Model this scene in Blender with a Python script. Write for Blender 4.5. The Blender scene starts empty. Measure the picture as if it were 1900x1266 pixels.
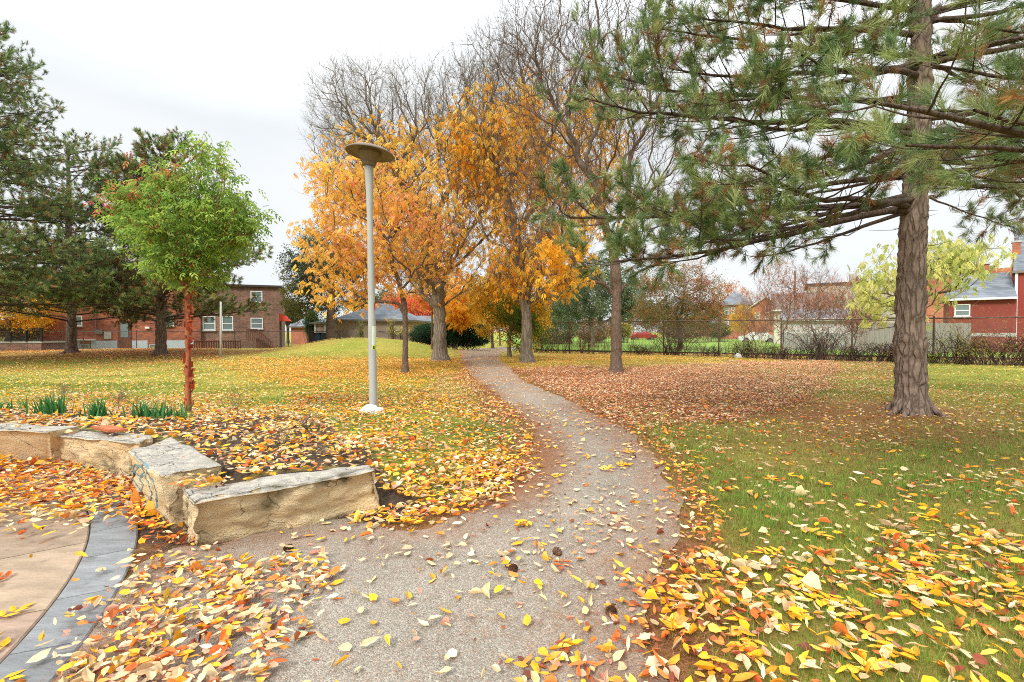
import bpy, bmesh, math, random
import numpy as np
from mathutils import Vector, noise
from mathutils.bvhtree import BVHTree

# ------------------------------------------------------------------ camera
CAMZ = 1.5; F = 900.0; CU, CV = 950.0, 633.0; PITCH = math.atan(18 / 900.0)
sc = bpy.context.scene
COL = sc.collection
cam = bpy.data.cameras.new('camera'); camo = bpy.data.objects.new('camera', cam); COL.objects.link(camo)
camo.location = (0, 0, CAMZ); camo.rotation_euler = (math.pi / 2 - PITCH, 0, 0)
cam.sensor_width = 36; cam.lens = 36 * F / 1900; cam.clip_start = 0.05; cam.clip_end = 3000
sc.camera = camo
# ------------------------------------------------------------------ sky and sun
SUN_EL, SUN_AZ = math.radians(42), math.radians(-150)
w = bpy.data.worlds.new('World'); sc.world = w; w.use_nodes = True
nt = w.node_tree; nt.nodes.clear()
def WN(t, **k):
    n = nt.nodes.new(t)
    for a, b in k.items(): setattr(n, a, b)
    return n
out = WN('ShaderNodeOutputWorld'); bg = WN('ShaderNodeBackground'); bg.inputs['Strength'].default_value = 0.11
sky = WN('ShaderNodeTexSky', sky_type='NISHITA', sun_disc=False, sun_elevation=SUN_EL, sun_rotation=SUN_AZ)
tc = WN('ShaderNodeTexCoord'); sep = WN('ShaderNodeSeparateXYZ')
nt.links.new(tc.outputs['Generated'], sep.inputs[0])
mr = WN('ShaderNodeMapRange'); mr.inputs[1].default_value = 0.35; mr.inputs[2].default_value = 0.95
mr.inputs[3].default_value = 1.0; mr.inputs[4].default_value = 2.9
nt.links.new(sep.outputs[2], mr.inputs[0])
mp = WN('ShaderNodeMapping'); mp.inputs['Scale'].default_value = (1, 1, 2.6)
nt.links.new(tc.outputs['Generated'], mp.inputs[0])
nz = WN('ShaderNodeTexNoise'); nz.inputs['Scale'].default_value = 1.6; nz.inputs['Detail'].default_value = 5
nt.links.new(mp.outputs[0], nz.inputs[0])
rp = WN('ShaderNodeValToRGB')
rp.color_ramp.elements[0].position = 0.36; rp.color_ramp.elements[0].color = (4.8, 5.2, 5.5, 1)
rp.color_ramp.elements[1].position = 0.56; rp.color_ramp.elements[1].color = (5.95, 6.1, 6.15, 1)
nt.links.new(nz.outputs[0], rp.inputs[0])
vm = WN('ShaderNodeVectorMath', operation='SCALE')
nt.links.new(rp.outputs[0], vm.inputs[0]); nt.links.new(mr.outputs[0], vm.inputs['Scale'])
mx = WN('ShaderNodeMixRGB'); mx.inputs[0].default_value = 0.93
nt.links.new(sky.outputs[0], mx.inputs[1]); nt.links.new(vm.outputs[0], mx.inputs[2])
nt.links.new(mx.outputs[0], bg.inputs[0]); nt.links.new(bg.outputs[0], out.inputs[0])
sun = bpy.data.lights.new('sun', 'SUN'); sun.energy = 2.3; sun.angle = math.radians(14); sun.color = (1, .95, .87)
suno = bpy.data.objects.new('sun', sun); COL.objects.link(suno)
suno.rotation_euler = (math.pi / 2 - SUN_EL, 0, math.pi - SUN_AZ - math.radians(0))
sc.view_settings.view_transform = 'Standard'; sc.view_settings.look = 'None'
sc.view_settings.exposure = 0.6; sc.view_settings.gamma = 1
cy = sc.cycles
cy.max_bounces = 8; cy.diffuse_bounces = 6; cy.glossy_bounces = 2; cy.transmission_bounces = 6; cy.transparent_max_bounces = 4
cy.use_denoising = False; cy.use_adaptive_sampling = False; cy.filter_width = 1.0; cy.sample_clamp_indirect = 4

# ------------------------------------------------------------------ helpers
RNG = np.random.default_rng(7)
cp, sp = math.cos(PITCH), math.sin(PITCH)
def ray(u, v):
    a, b = (u - CU) / F, -(v - CV) / F
    return np.array([a, cp + b * sp, -sp + b * cp])
def D(u, v, Y):                 # point on a pixel's ray at depth Y
    r = ray(u, v); t = Y / r[1]
    return np.array([r[0] * t, Y, CAMZ + r[2] * t])
def G(u, v, z=0.0):             # point on a pixel's ray at height z
    r = ray(u, v); t = (z - CAMZ) / r[2]
    return np.array([r[0] * t, r[1] * t, z])
def proj(x, y, z):
    dz = z - CAMZ; f = y * cp - dz * sp; up = y * sp + dz * cp
    f = np.maximum(f, 1e-3)
    return CU + F * x / f, CV - F * up / f
def inpoly(x, y, poly):
    r = np.zeros(len(x), bool); n = len(poly)
    for i in range(n):
        x1, y1 = poly[i]; x2, y2 = poly[(i + 1) % n]
        if y1 == y2: continue
        c = ((y1 > y) != (y2 > y)) & (x < (x2 - x1) * (y - y1) / (y2 - y1) + x1)
        r ^= c
    return r
def lin(c):
    c = np.asarray(c, float) / 255.0
    return np.where(c <= .04045, c / 12.92, ((c + .055) / 1.055) ** 2.4)
def norm(v): return v / np.maximum(np.linalg.norm(v, axis=-1, keepdims=True), 1e-9)
def sstep(a, b, x):
    t = np.clip((x - a) / (b - a), 0, 1); return t * t * (3 - 2 * t)
_pt = np.random.default_rng(3).random((64, 64))
def vnoise(x, y, s=1.0):        # cheap value noise, 0..1
    x = np.asarray(x) * s + 1000.3; y = np.asarray(y) * s + 1000.7
    xi = np.floor(x).astype(int); yi = np.floor(y).astype(int); fx = x - xi; fy = y - yi
    fx = fx * fx * (3 - 2 * fx); fy = fy * fy * (3 - 2 * fy)
    a = _pt[xi % 64, yi % 64]; b = _pt[(xi + 1) % 64, yi % 64]; c = _pt[xi % 64, (yi + 1) % 64]; d = _pt[(xi + 1) % 64, (yi + 1) % 64]
    return (a * (1 - fx) + b * fx) * (1 - fy) + (c * (1 - fx) + d * fx) * fy

def tag(o, label=None, cat=None, group=None, kind=None):
    if label: o['label'] = label
    if cat: o['category'] = cat
    if group: o['group'] = group
    if kind: o['kind'] = kind
    return o
def empty(name, loc, label, cat, group=None, rz=0.0):
    o = bpy.data.objects.new(name, None); COL.objects.link(o)
    o.location = [float(c) for c in loc]; o.rotation_euler = (0, 0, rz); o.empty_display_size = .2
    return tag(o, label, cat, group)

class Geo:
    def __init__(s): s.V = []; s.L = []; s.S = []; s.C = []; s.n = 0
    def add(s, V, faces, C=None):
        """faces: (m,k) int array, or list of such arrays"""
        V = np.asarray(V, float).reshape(-1, 3)
        if not isinstance(faces, list): faces = [faces]
        for f in faces:
            f = np.asarray(f, int)
            if f.size == 0: continue
            s.L.append((f + s.n).ravel()); s.S.append(np.full(len(f), f.shape[1]))
        s.V.append(V)
        if C is None: C = np.ones((len(V), 3))
        C = np.asarray(C, float)
        if C.ndim == 1: C = np.tile(C, (len(V), 1))
        s.C.append(C); s.n += len(V)
    def inst(s, T, faces, pos, X, Y, Z, col=None, tcol=None):
        T = np.asarray(T, float); n, k = len(pos), len(T)
        if n == 0: return
        V = pos[:, None] + T[None, :, 0:1] * X[:, None] + T[None, :, 1:2] * Y[:, None] + T[None, :, 2:3] * Z[:, None]
        if not isinstance(faces, list): faces = [faces]
        off = (np.arange(n) * k)[:, None, None]
        fl = [(np.asarray(f)[None] + off).reshape(-1, np.asarray(f).shape[1]) for f in faces]
        C = None
        if col is not None:
            C = np.repeat(col, k, axis=0)
            if tcol is not None: C = C * np.tile(np.asarray(tcol), (n, 1)) if np.asarray(tcol).ndim == 2 else C * np.tile(np.asarray(tcol)[:, None], (n, 1))
        s.add(V.reshape(-1, 3), fl, C)
    def build(s, name, mat, parent=None, smooth=False, origin=None, uv=False):
        me = bpy.data.meshes.new(name)
        V = np.concatenate(s.V); L = np.concatenate(s.L); S = np.concatenate(s.S); C = np.concatenate(s.C)
        o = bpy.data.objects.new(name, me); COL.objects.link(o)
        if parent is not None:
            o.parent = parent
            if origin is None: origin = parent.location
            V = V - np.array(origin)
        elif origin is not None:
            V = V - np.array(origin); o.location = [float(c) for c in origin]
        me.vertices.add(len(V)); me.vertices.foreach_set('co', V.ravel().astype(np.float32))
        me.loops.add(len(L)); me.loops.foreach_set('vertex_index', L.astype(np.int32))
        me.polygons.add(len(S)); st = np.concatenate([[0], np.cumsum(S)[:-1]])
        me.polygons.foreach_set('loop_start', st.astype(np.int32))
        me.polygons.foreach_set('loop_total', S.astype(np.int32))
        me.update(calc_edges=True)
        a = me.attributes.new('Col', 'FLOAT_COLOR', 'POINT')
        a.data.foreach_set('color', np.concatenate([np.clip(C, 0, 1), np.ones((len(C), 1))], 1).ravel().astype(np.float32))
        me.polygons.foreach_set('use_smooth', np.full(len(S), smooth))
        me.materials.append(mat)
        return o

# ------------------------------------------------------------------ materials
def newmat(name):
    m = bpy.data.materials.new(name); m.use_nodes = True; t = m.node_tree; t.nodes.clear()
    return m, t, t.nodes.new('ShaderNodeOutputMaterial')
def mat(name, c=(128, 128, 128), rough=.8, attr=False, trans=0.0, var=0.0, vs=3.0, bump=0.0, bs=20.0, stretch=(1, 1, 1), metal=0.0, c2=None, spec=.3, world=False):
    m, t, o = newmat(name); N = t.nodes.new; K = t.links.new
    tc = N('ShaderNodeTexCoord')
    co = tc.outputs['Object']
    if world:
        g = N('ShaderNodeNewGeometry'); co = g.outputs['Position']
    mp = N('ShaderNodeMapping'); mp.inputs['Scale'].default_value = stretch; K(co, mp.inputs[0])
    if attr:
        a = N('ShaderNodeAttribute'); a.attribute_name = 'Col'; col = a.outputs['Color']
    else:
        r = N('ShaderNodeRGB'); r.outputs[0].default_value = (*lin(c), 1); col = r.outputs[0]
    if var or c2 is not None:
        n = N('ShaderNodeTexNoise'); n.inputs['Scale'].default_value = vs; n.inputs['Detail'].default_value = 8; n.inputs['Roughness'].default_value = .65
        K(mp.outputs[0], n.inputs[0])
        if c2 is not None:
            rr = N('ShaderNodeMapRange'); rr.inputs[1].default_value = .38; rr.inputs[2].default_value = .64; K(n.outputs[0], rr.inputs[0])
            mx = N('ShaderNodeMixRGB'); K(rr.outputs[0], mx.inputs[0]); K(col, mx.inputs[1]); mx.inputs[2].default_value = (*lin(c2), 1)
            col = mx.outputs[0]
        if var:
            rr = N('ShaderNodeMapRange'); rr.inputs[1].default_value = .3; rr.inputs[2].default_value = .7
            rr.inputs[3].default_value = 1 - var; rr.inputs[4].default_value = 1 + var; K(n.outputs[0], rr.inputs[0])
            vm = N('ShaderNodeVectorMath'); vm.operation = 'SCALE'; K(col, vm.inputs[0]); K(rr.outputs[0], vm.inputs['Scale'])
            col = vm.outputs[0]
    p = N('ShaderNodeBsdfPrincipled'); K(col, p.inputs['Base Color']); p.inputs['Roughness'].default_value = rough
    p.inputs['Metallic'].default_value = metal; p.inputs['Specular IOR Level'].default_value = spec
    if bump:
        n = N('ShaderNodeTexNoise'); n.inputs['Scale'].default_value = bs; n.inputs['Detail'].default_value = 6; n.inputs['Roughness'].default_value = .7; K(mp.outputs[0], n.inputs[0])
        b = N('ShaderNodeBump'); b.inputs['Strength'].default_value = 1; b.inputs['Distance'].default_value = bump
        K(n.outputs[0], b.inputs['Height']); K(b.outputs[0], p.inputs['Normal'])
    sh = p.outputs[0]
    if trans:
        tr = N('ShaderNodeBsdfTranslucent'); K(col, tr.inputs[0])
        ms = N('ShaderNodeMixShader'); ms.inputs[0].default_value = trans; K(sh, ms.inputs[1]); K(tr.outputs[0], ms.inputs[2]); sh = ms.outputs[0]
    K(sh, o.inputs[0]); return m
def brickmat(name, c1, c2, mortar, bw=.22, bh=.075, world=False):
    m, t, o = newmat(name); N = t.nodes.new; K = t.links.new
    tc = N('ShaderNodeTexCoord'); s = N('ShaderNodeSeparateXYZ'); K(tc.outputs['Object'], s.inputs[0])
    ad = N('ShaderNodeMath'); ad.operation = 'ADD'; K(s.outputs[0], ad.inputs[0]); K(s.outputs[1], ad.inputs[1])
    cb = N('ShaderNodeCombineXYZ'); K(ad.outputs[0], cb.inputs[0]); K(s.outputs[2], cb.inputs[1])
    b = N('ShaderNodeTexBrick'); K(cb.outputs[0], b.inputs[0])
    b.inputs['Color1'].default_value = (*lin(c1), 1); b.inputs['Color2'].default_value = (*lin(c2), 1); b.inputs['Mortar'].default_value = (*lin(mortar), 1)
    b.inputs['Scale'].default_value = 1; b.inputs['Brick Width'].default_value = bw; b.inputs['Row Height'].default_value = bh
    b.inputs['Mortar Size'].default_value = .008; b.inputs['Bias'].default_value = -.1
    n = N('ShaderNodeTexNoise'); n.inputs['Scale'].default_value = .7; n.inputs['Detail'].default_value = 5; K(tc.outputs['Object'], n.inputs[0])
    rr = N('ShaderNodeMapRange'); rr.inputs[1].default_value = .3; rr.inputs[2].default_value = .7; rr.inputs[3].default_value = .72; rr.inputs[4].default_value = 1.25; K(n.outputs[0], rr.inputs[0])
    vm = N('ShaderNodeVectorMath'); vm.operation = 'SCALE'; K(b.outputs[0], vm.inputs[0]); K(rr.outputs[0], vm.inputs['Scale'])
    p = N('ShaderNodeBsdfPrincipled'); p.inputs['Roughness'].default_value = .9; K(vm.outputs[0], p.inputs['Base Color']); K(p.outputs[0], o.inputs[0])
    return m
def barkmat(name, ca, cb_, scale=9.0, depth=.03, zs=.22, cracks=1.0):
    m, t, o = newmat(name); N = t.nodes.new; K = t.links.new
    tc = N('ShaderNodeTexCoord'); mp = N('ShaderNodeMapping'); mp.inputs['Scale'].default_value = (1, 1, zs); K(tc.outputs['Object'], mp.inputs[0])
    n = N('ShaderNodeTexNoise'); n.inputs['Scale'].default_value = scale * .5; n.inputs['Detail'].default_value = 7; K(mp.outputs[0], n.inputs[0])
    ds = N('ShaderNodeMixRGB'); ds.inputs[0].default_value = .13; K(mp.outputs[0], ds.inputs[1]); K(n.outputs[1], ds.inputs[2])
    v = N('ShaderNodeTexVoronoi'); v.feature = 'DISTANCE_TO_EDGE'; v.inputs['Scale'].default_value = scale; v.inputs['Randomness'].default_value = 1; K(ds.outputs[0], v.inputs[0])
    r = N('ShaderNodeMapRange'); r.inputs[1].default_value = 0; r.inputs[2].default_value = .16; K(v.outputs[0], r.inputs[0])
    n2 = N('ShaderNodeTexNoise'); n2.inputs['Scale'].default_value = scale * 2.5; n2.inputs['Detail'].default_value = 8; K(mp.outputs[0], n2.inputs[0])
    mx = N('ShaderNodeMixRGB'); K(n2.outputs[0], mx.inputs[0]); mx.inputs[1].default_value = (*lin(ca), 1); mx.inputs[2].default_value = (*lin(cb_), 1)
    r2 = N('ShaderNodeMapRange'); r2.inputs[3].default_value = 1 - .55 * cracks; r2.inputs[4].default_value = 1.1; K(r.outputs[0], r2.inputs[0])
    vm = N('ShaderNodeVectorMath'); vm.operation = 'SCALE'; K(mx.outputs[0], vm.inputs[0]); K(r2.outputs[0], vm.inputs['Scale'])
    ad = N('ShaderNodeMath'); ad.operation = 'ADD'; K(r.outputs[0], ad.inputs[0]); K(n2.outputs[0], ad.inputs[1])
    b = N('ShaderNodeBump'); b.inputs['Strength'].default_value = 1; b.inputs['Distance'].default_value = depth; K(ad.outputs[0], b.inputs['Height'])
    p = N('ShaderNodeBsdfPrincipled'); p.inputs['Roughness'].default_value = .9; p.inputs['Specular IOR Level'].default_value = .15
    K(vm.outputs[0], p.inputs['Base Color']); K(b.outputs[0], p.inputs['Normal']); K(p.outputs[0], o.inputs[0])
    return m

MAT = dict(
    leaf=mat('leaf', attr=True, trans=.58, rough=.6),
    litter=mat('leaf_litter', attr=True, trans=.12, rough=.65, var=.18, vs=60),
    needle=mat('needle', attr=True, trans=.2, rough=.55),
    grass=mat('grass_blade', attr=True, trans=.35, rough=.6),
    plain=mat('painted', attr=True, rough=.75, var=.08, vs=4),
    pinebark=barkmat('pine_bark', (88, 72, 62), (146, 128, 114), 12, .02, .2, .6),
    greybark=barkmat('grey_bark', (104, 94, 82), (150, 138, 122), 11, .02, .15, .6),
    youngbark=barkmat('young_bark', (88, 72, 60), (124, 106, 92), 16, .01, .3, .4),
    darkbark=barkmat('branch_bark', (62, 50, 44), (100, 84, 74), 14, .01, .5, .5),
    twig=mat('twig', (122, 104, 92), rough=.9, var=.3, vs=8),
    redbark=mat('paper_bark', (184, 108, 72), c2=(116, 62, 44), rough=.55, vs=9, stretch=(1, 1, .35), bump=.02, bs=30),
    brick_orange=brickmat('orange_brick', (172, 92, 62), (114, 60, 44), (140, 110, 95)),
    brick_brown=brickmat('brown_brick', (142, 92, 72), (84, 58, 50), (150, 135, 122)),
    brick_far=brickmat('far_brick', (186, 104, 76), (160, 84, 62), (170, 140, 120), .25, .09),
    shingle=brickmat('roof_shingle', (124, 130, 138), (96, 103, 112), (84, 90, 98), .45, .16),
    glass=mat('window_glass', (112, 126, 128), rough=.12, spec=.7),
    white=mat('white_paint', (225, 226, 224), rough=.6, var=.05),
    concrete=mat('concrete', (176, 176, 172), rough=.9, var=.15, vs=6, bump=.002, bs=80),
    metal=mat('galvanised_metal', (128, 122, 116), rough=.5, metal=.4),
)

# ------------------------------------------------------------------ ground
# retaining blocks, patio circle and path outline in plan
PATIO_C = np.array([-7.2, 0.2]); R_OUT, R_IN = 5.565, 5.283
BEDPX = [(-260, 812), (-80, 800), (0, 790), (88, 800), (150, 795), (270, 806), (330, 815), (330, 900), (420, 892), (560, 876), (690, 860), (735, 890), (700, 840), (650, 800), (600, 762), (450, 742), (330, 738), (150, 738), (0, 752), (-260, 760)]
BED = [tuple(G(u, v, .30)[:2]) for u, v in BEDPX]
BEDA = np.array(BED)
def segdist(x, y, poly, closed=True):
    d = np.full(np.shape(x), 1e9); n = len(poly)
    for i in range(n if closed else n - 1):
        x1, y1 = poly[i]; x2, y2 = poly[(i + 1) % n]
        dx, dy = x2 - x1, y2 - y1; t = np.clip(((x - x1) * dx + (y - y1) * dy) / (dx * dx + dy * dy + 1e-9), 0, 1)
        d = np.minimum(d, np.hypot(x - x1 - t * dx, y - y1 - t * dy))
    return d
WALL_LINE = [(-9.0, 5.9), (-5.9, 5.52), (-4.4, 5.35), (-3.42, 4.5), (-2.72, 3.8), (-2.15, 3.45), (-1.12, 4.06)]
def hill(x, y):
    m = 1.0 * np.exp(-(((x + 9.8) / 5.0) ** 2 + ((y - 32.5) / 4.4) ** 2) ** 1.3)
    m += 0.22 * np.exp(-(((x + 24) / 12.0) ** 2 + ((y - 34) / 5) ** 2))
    return m
def terrain(x, y):
    x = np.asarray(x, float); y = np.asarray(y, float)
    z = hill(x, y)
    # the planting bed behind the stone blocks
    sh = x.shape; xf, yf = x.ravel(), y.ravel()
    near = (yf < 14) & (yf > 2.5) & (xf < 2.5) & (xf > -16)
    e = np.zeros_like(xf)
    if near.any():
        xn, yn = xf[near], yf[near]
        ins = inpoly(xn, yn, [(-14, 6.4), (-9.0, 6.05), (-5.9, 5.6), (-4.6, 5.5), (-3.55, 4.9), (-2.7, 4.3), (-2.1, 3.75), (-1.1, 4.02), (-.4, 4.3), (-.4, 11), (-3, 11), (-14, 11)])
        dw = segdist(xn, yn, WALL_LINE, False)
        f = .34 * np.exp(-(np.maximum(dw - .25, 0) / 2.4) ** 2)
        dr = sstep(.55, 1.75, -xn)
        e[near] = np.where(ins, f * dr, 0)
    z = z + e.reshape(sh)
    z = z + (vnoise(x, y, 1.1) - .5) * .035 * sstep(3.2, 6, y) + (vnoise(x, y, .22) - .5) * .10 * sstep(9, 18, y) * (1 - sstep(30, 50, y))
    z = z + .06 * np.exp(-((x - 7.4) ** 2 + (y - 9) ** 2) / 1.2)
    return z

PATHPX = [(862, 650), (855, 664), (868, 690), (905, 722), (945, 755), (985, 790), (998, 825), (985, 870), (935, 925), (840, 965), (745, 992), (640, 968), (520, 988), (420, 1005), (350, 1012), (300, 1030), (240, 1050), (205, 1110), (120, 1200), (40, 1300), (-200, 1700),
          (1240, 1700), (1212, 1300), (1205, 1150), (1205, 1090), (1238, 1020), (1262, 960), (1240, 900), (1212, 850), (1165, 800), (1085, 758), (1000, 720), (958, 695), (938, 676), (925, 662), (945, 652), (1000, 646), (1000, 643.5), (930, 645)]
PATH = [tuple(G(u, v)[:2]) for u, v in PATHPX]

def smooth_poly(poly, step=.07, jit=.07):
    P = np.array(poly); n = len(P); out = []
    for i in range(n):
        p0, p1, p2, p3 = P[i - 1], P[i], P[(i + 1) % n], P[(i + 2) % n]
        L = np.linalg.norm(p2 - p1); s = step * max(1, .5 * (p1[1] + p2[1]) / 6); k = max(1, int(L / s))
        for j in range(k):
            t = j / k
            q = .5 * ((2 * p1) + (-p0 + p2) * t + (2 * p0 - 5 * p1 + 4 * p2 - p3) * t * t + (-p0 + 3 * p1 - 3 * p2 + p3) * t ** 3)
            out.append(q + (np.array([vnoise(q[0], q[1], 3.1), vnoise(q[1], q[0], 3.1)]) - .5) * jit * 2.5 + (np.array([vnoise(q[0], q[1], 9.1), vnoise(q[1], q[0], 9.1)]) - .5) * jit * .5)
    return np.array(out)
PATHS = smooth_poly(PATH)

def grid_axis(a, b, fine, lo, hi, grow=1.12):
    xs = list(np.arange(a, b, fine)); s = fine; x = xs[-1]
    while x < hi: s *= grow; x += s; xs.append(x)
    s = fine; x = a; pre = []
    while x > lo: s *= grow; x -= s; pre.append(x)
    return np.array(pre[::-1] + xs)
gx = grid_axis(-13, 12, .11, -700, 700); gy = grid_axis(1.0, 22, .11, -40, 900)
X, Y = np.meshgrid(gx, gy); Z = terrain(X, Y)
Xf, Yf, Zf = X.ravel(), Y.ravel(), Z.ravel()
U, Vv = proj(Xf, Yf, Zf)
# where the ground is bare soil / needle litter / leafy gold
soil = ((inpoly(Xf, Yf, BED)) | ((segdist(Xf, Yf, WALL_LINE, False) < .32) & (Yf < 6.3) & (Xf < -.7))).astype(float)
soil = np.maximum(soil, np.exp(-((Xf - 7.4) ** 2 + (Yf - 9) ** 2) / .35))
UX = (Xf / np.maximum(Yf, .5)) * 900 + 950
need = np.maximum(np.exp(-(((Xf - 6.0) / 3.6) ** 2 + ((Yf - 8.4) / 2.6) ** 2)) * .9, .20 * (Xf > .5) * (Yf < 13))
edge = segdist(Xf, Yf, [tuple(p) for p in PATH])
need = np.maximum(need, np.exp(-(edge / .55) ** 2) * (Yf < 20))
need = np.maximum(need, np.exp(-(((Xf + 22) / 9.5) ** 2 + ((Yf - 31.5) / 4.2) ** 2) ** 2) * 1.0)
carp = 1.0 * np.exp(-((((Xf - 3.6) / 4.6) ** 2 + ((Yf - 15.5) / 6.2) ** 2)) ** 2)
need = np.maximum(need, carp)
gold = np.exp(-((((Xf + 4.4) / 5.5) ** 2 + ((Yf - 20.5) / 6.5) ** 2)) ** 1.5)
gold = np.maximum(gold, np.exp(-((((Xf - 3.0) / 5.5) ** 2 + ((Yf - 26) / 3.5) ** 2)) ** 2) * .8)
g = Geo(); ny, nx = X.shape
idx = np.arange(nx * ny).reshape(ny, nx)
fc = np.stack([idx[:-1, :-1], idx[:-1, 1:], idx[1:, 1:], idx[1:, :-1]], -1).reshape(-1, 4)
g.add(np.stack([Xf, Yf, Zf], 1), fc, np.stack([soil, need, gold], 1))
def ground_mat():
    m, t, o = newmat('lawn_ground'); N = t.nodes.new; K = t.links.new
    a = N('ShaderNodeAttribute'); a.attribute_name = 'Col'; s = N('ShaderNodeSeparateColor'); K(a.outputs['Color'], s.inputs[0])
    ge = N('ShaderNodeNewGeometry')
    def noi(sc_, det=6, r=.6):
        n = N('ShaderNodeTexNoise'); n.inputs['Scale'].default_value = sc_; n.inputs['Detail'].default_value = det; n.inputs['Roughness'].default_value = r; K(ge.outputs['Position'], n.inputs[0]); return n.outputs[0]
    def rng(x, a0, a1, b0=0, b1=1):
        r = N('ShaderNodeMapRange'); K(x, r.inputs[0])
        for i, q in enumerate((a0, a1, b0, b1)): r.inputs[i + 1].default_value = q
        return r.outputs[0]
    def mix(f, c1, c2):
        r = N('ShaderNodeMixRGB')
        for k, q in ((0, f), (1, c1), (2, c2)):
            if isinstance(q, tuple): r.inputs[k].default_value = (*lin(q), 1)
            elif isinstance(q, float): r.inputs[k].default_value = q
            else: K(q, r.inputs[k])
        return r.outputs[0]
    def mul(x, y):
        r = N('ShaderNodeMath'); r.operation = 'MULTIPLY'; r.use_clamp = True; K(x, r.inputs[0])
        if isinstance(y, float): r.inputs[1].default_value = y
        else: K(y, r.inputs[1])
        return r.outputs[0]
    big = noi(.45, 4); mid = noi(3.2, 6); fine = noi(38, 6, .75)
    c = mix(rng(fine, .35, .65), (104, 124, 42), (164, 168, 70))
    c = mix(rng(big, .35, .65), c, mix(rng(fine, .35, .65), (146, 144, 60), (184, 170, 88)))
    c = mix(mul(rng(mid, .45, .7), .45), c, mix(rng(fine, .3, .7), (104, 84, 56), (150, 128, 84)))
    c = mix(mul(s.outputs[2], rng(fine, .3, .6, .25, .95)), c, mix(rng(mid, .3, .7), (198, 152, 50), (170, 128, 50)))
    c = mix(mul(s.outputs[1], rng(mid, .25, .6, .55, 1.0)), c, mix(rng(fine, .3, .7), (112, 66, 40), (160, 106, 70)))
    sm = mul(s.outputs[0], rng(mid, .2, .4, .7, 1.0))
    c = mix(sm, c, mix(rng(fine, .3, .7), (66, 55, 48), (112, 96, 82)))
    p = N('ShaderNodeBsdfPrincipled'); p.inputs['Roughness'].default_value = .95; p.inputs['Specular IOR Level'].default_value = .1; K(c, p.inputs['Base Color'])
    b = N('ShaderNodeBump'); b.inputs['Distance'].default_value = .03; b.inputs['Strength'].default_value = 1; K(fine, b.inputs['Height']); K(b.outputs[0], p.inputs['Normal'])
    K(p.outputs[0], o.inputs[0]); return m
lawn = g.build('ground', ground_mat(), smooth=True); tag(lawn, kind='structure')

gq = Geo(); gq.add(np.array([[2, 37, .13], [26, 25, .13], [95, 60, .13], [60, 110, .13], [-4, 110, .13]]), np.array([[0, 1, 2, 3, 4]])); o = gq.build('far_lawn', mat('far_lawn', (112, 152, 52), rough=.95, c2=(136, 164, 66), vs=.6, world=True)); tag(o, kind='structure')
# gravel path: a sheet just above the lawn
def gravel_mat():
    m, t, o = newmat('gravel'); N = t.nodes.new; K = t.links.new
    ge = N('ShaderNodeNewGeometry')
    v = N('ShaderNodeTexVoronoi'); v.inputs['Scale'].default_value = 150; K(ge.outputs['Position'], v.inputs[0])
    n = N('ShaderNodeTexNoise'); n.inputs['Scale'].default_value = 1.4; n.inputs['Detail'].default_value = 7; K(ge.outputs['Position'], n.inputs[0])
    n2 = N('ShaderNodeTexNoise'); n2.inputs['Scale'].default_value = 240; n2.inputs['Detail'].default_value = 2; K(ge.outputs['Position'], n2.inputs[0])
    hs = N('ShaderNodeSeparateColor'); K(v.outputs['Color'], hs.inputs[0])
    cr = N('ShaderNodeValToRGB'); e = cr.color_ramp.elements; e[0].color = (*lin((124, 116, 105)), 1); e[1].color = (*lin((184, 174, 160)), 1)
    e2 = cr.color_ramp.elements.new(.5); e2.color = (*lin((152, 143, 130)), 1); e3 = cr.color_ramp.elements.new(.12); e3.color = (*lin((138, 129, 116)), 1)
    K(hs.outputs[0], cr.inputs[0])
    rr = N('ShaderNodeMapRange'); rr.inputs[1].default_value = .3; rr.inputs[2].default_value = .7; rr.inputs[3].default_value = .86; rr.inputs[4].default_value = 1.12; K(n.outputs[0], rr.inputs[0])
    vm = N('ShaderNodeVectorMath'); vm.operation = 'SCALE'; K(cr.outputs[0], vm.inputs[0]); K(rr.outputs[0], vm.inputs['Scale'])
    # needle stained, browner patches along the edges
    a = N('ShaderNodeAttribute'); a.attribute_name = 'Col'; s = N('ShaderNodeSeparateColor'); K(a.outputs['Color'], s.inputs[0])
    rr2 = N('ShaderNodeMapRange'); rr2.inputs[1].default_value = .35; rr2.inputs[2].default_value = .6; K(n.outputs[0], rr2.inputs[0])
    ml = N('ShaderNodeMath'); ml.operation = 'MULTIPLY'; K(s.outputs[0], ml.inputs[0]); K(rr2.outputs[0], ml.inputs[1])
    mx = N('ShaderNodeMixRGB'); K(ml.outputs[0], mx.inputs[0]); K(vm.outputs[0], mx.inputs[1]); mx.inputs[2].default_value = (*lin((158, 122, 92)), 1)
    ad = N('ShaderNodeMath'); K(v.outputs['Distance'], ad.inputs[0]); K(n2.outputs[0], ad.inputs[1])
    b = N('ShaderNodeBump'); b.inputs['Distance'].default_value = .006; b.inputs['Strength'].default_value = 1; b.invert = True; K(ad.outputs[0], b.inputs['Height'])
    p = N('ShaderNodeBsdfPrincipled'); p.inputs['Roughness'].default_value = .95; K(mx.outputs[0], p.inputs['Base Color']); K(b.outputs[0], p.inputs['Normal']); K(p.outputs[0], o.inputs[0])
    return m
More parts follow.
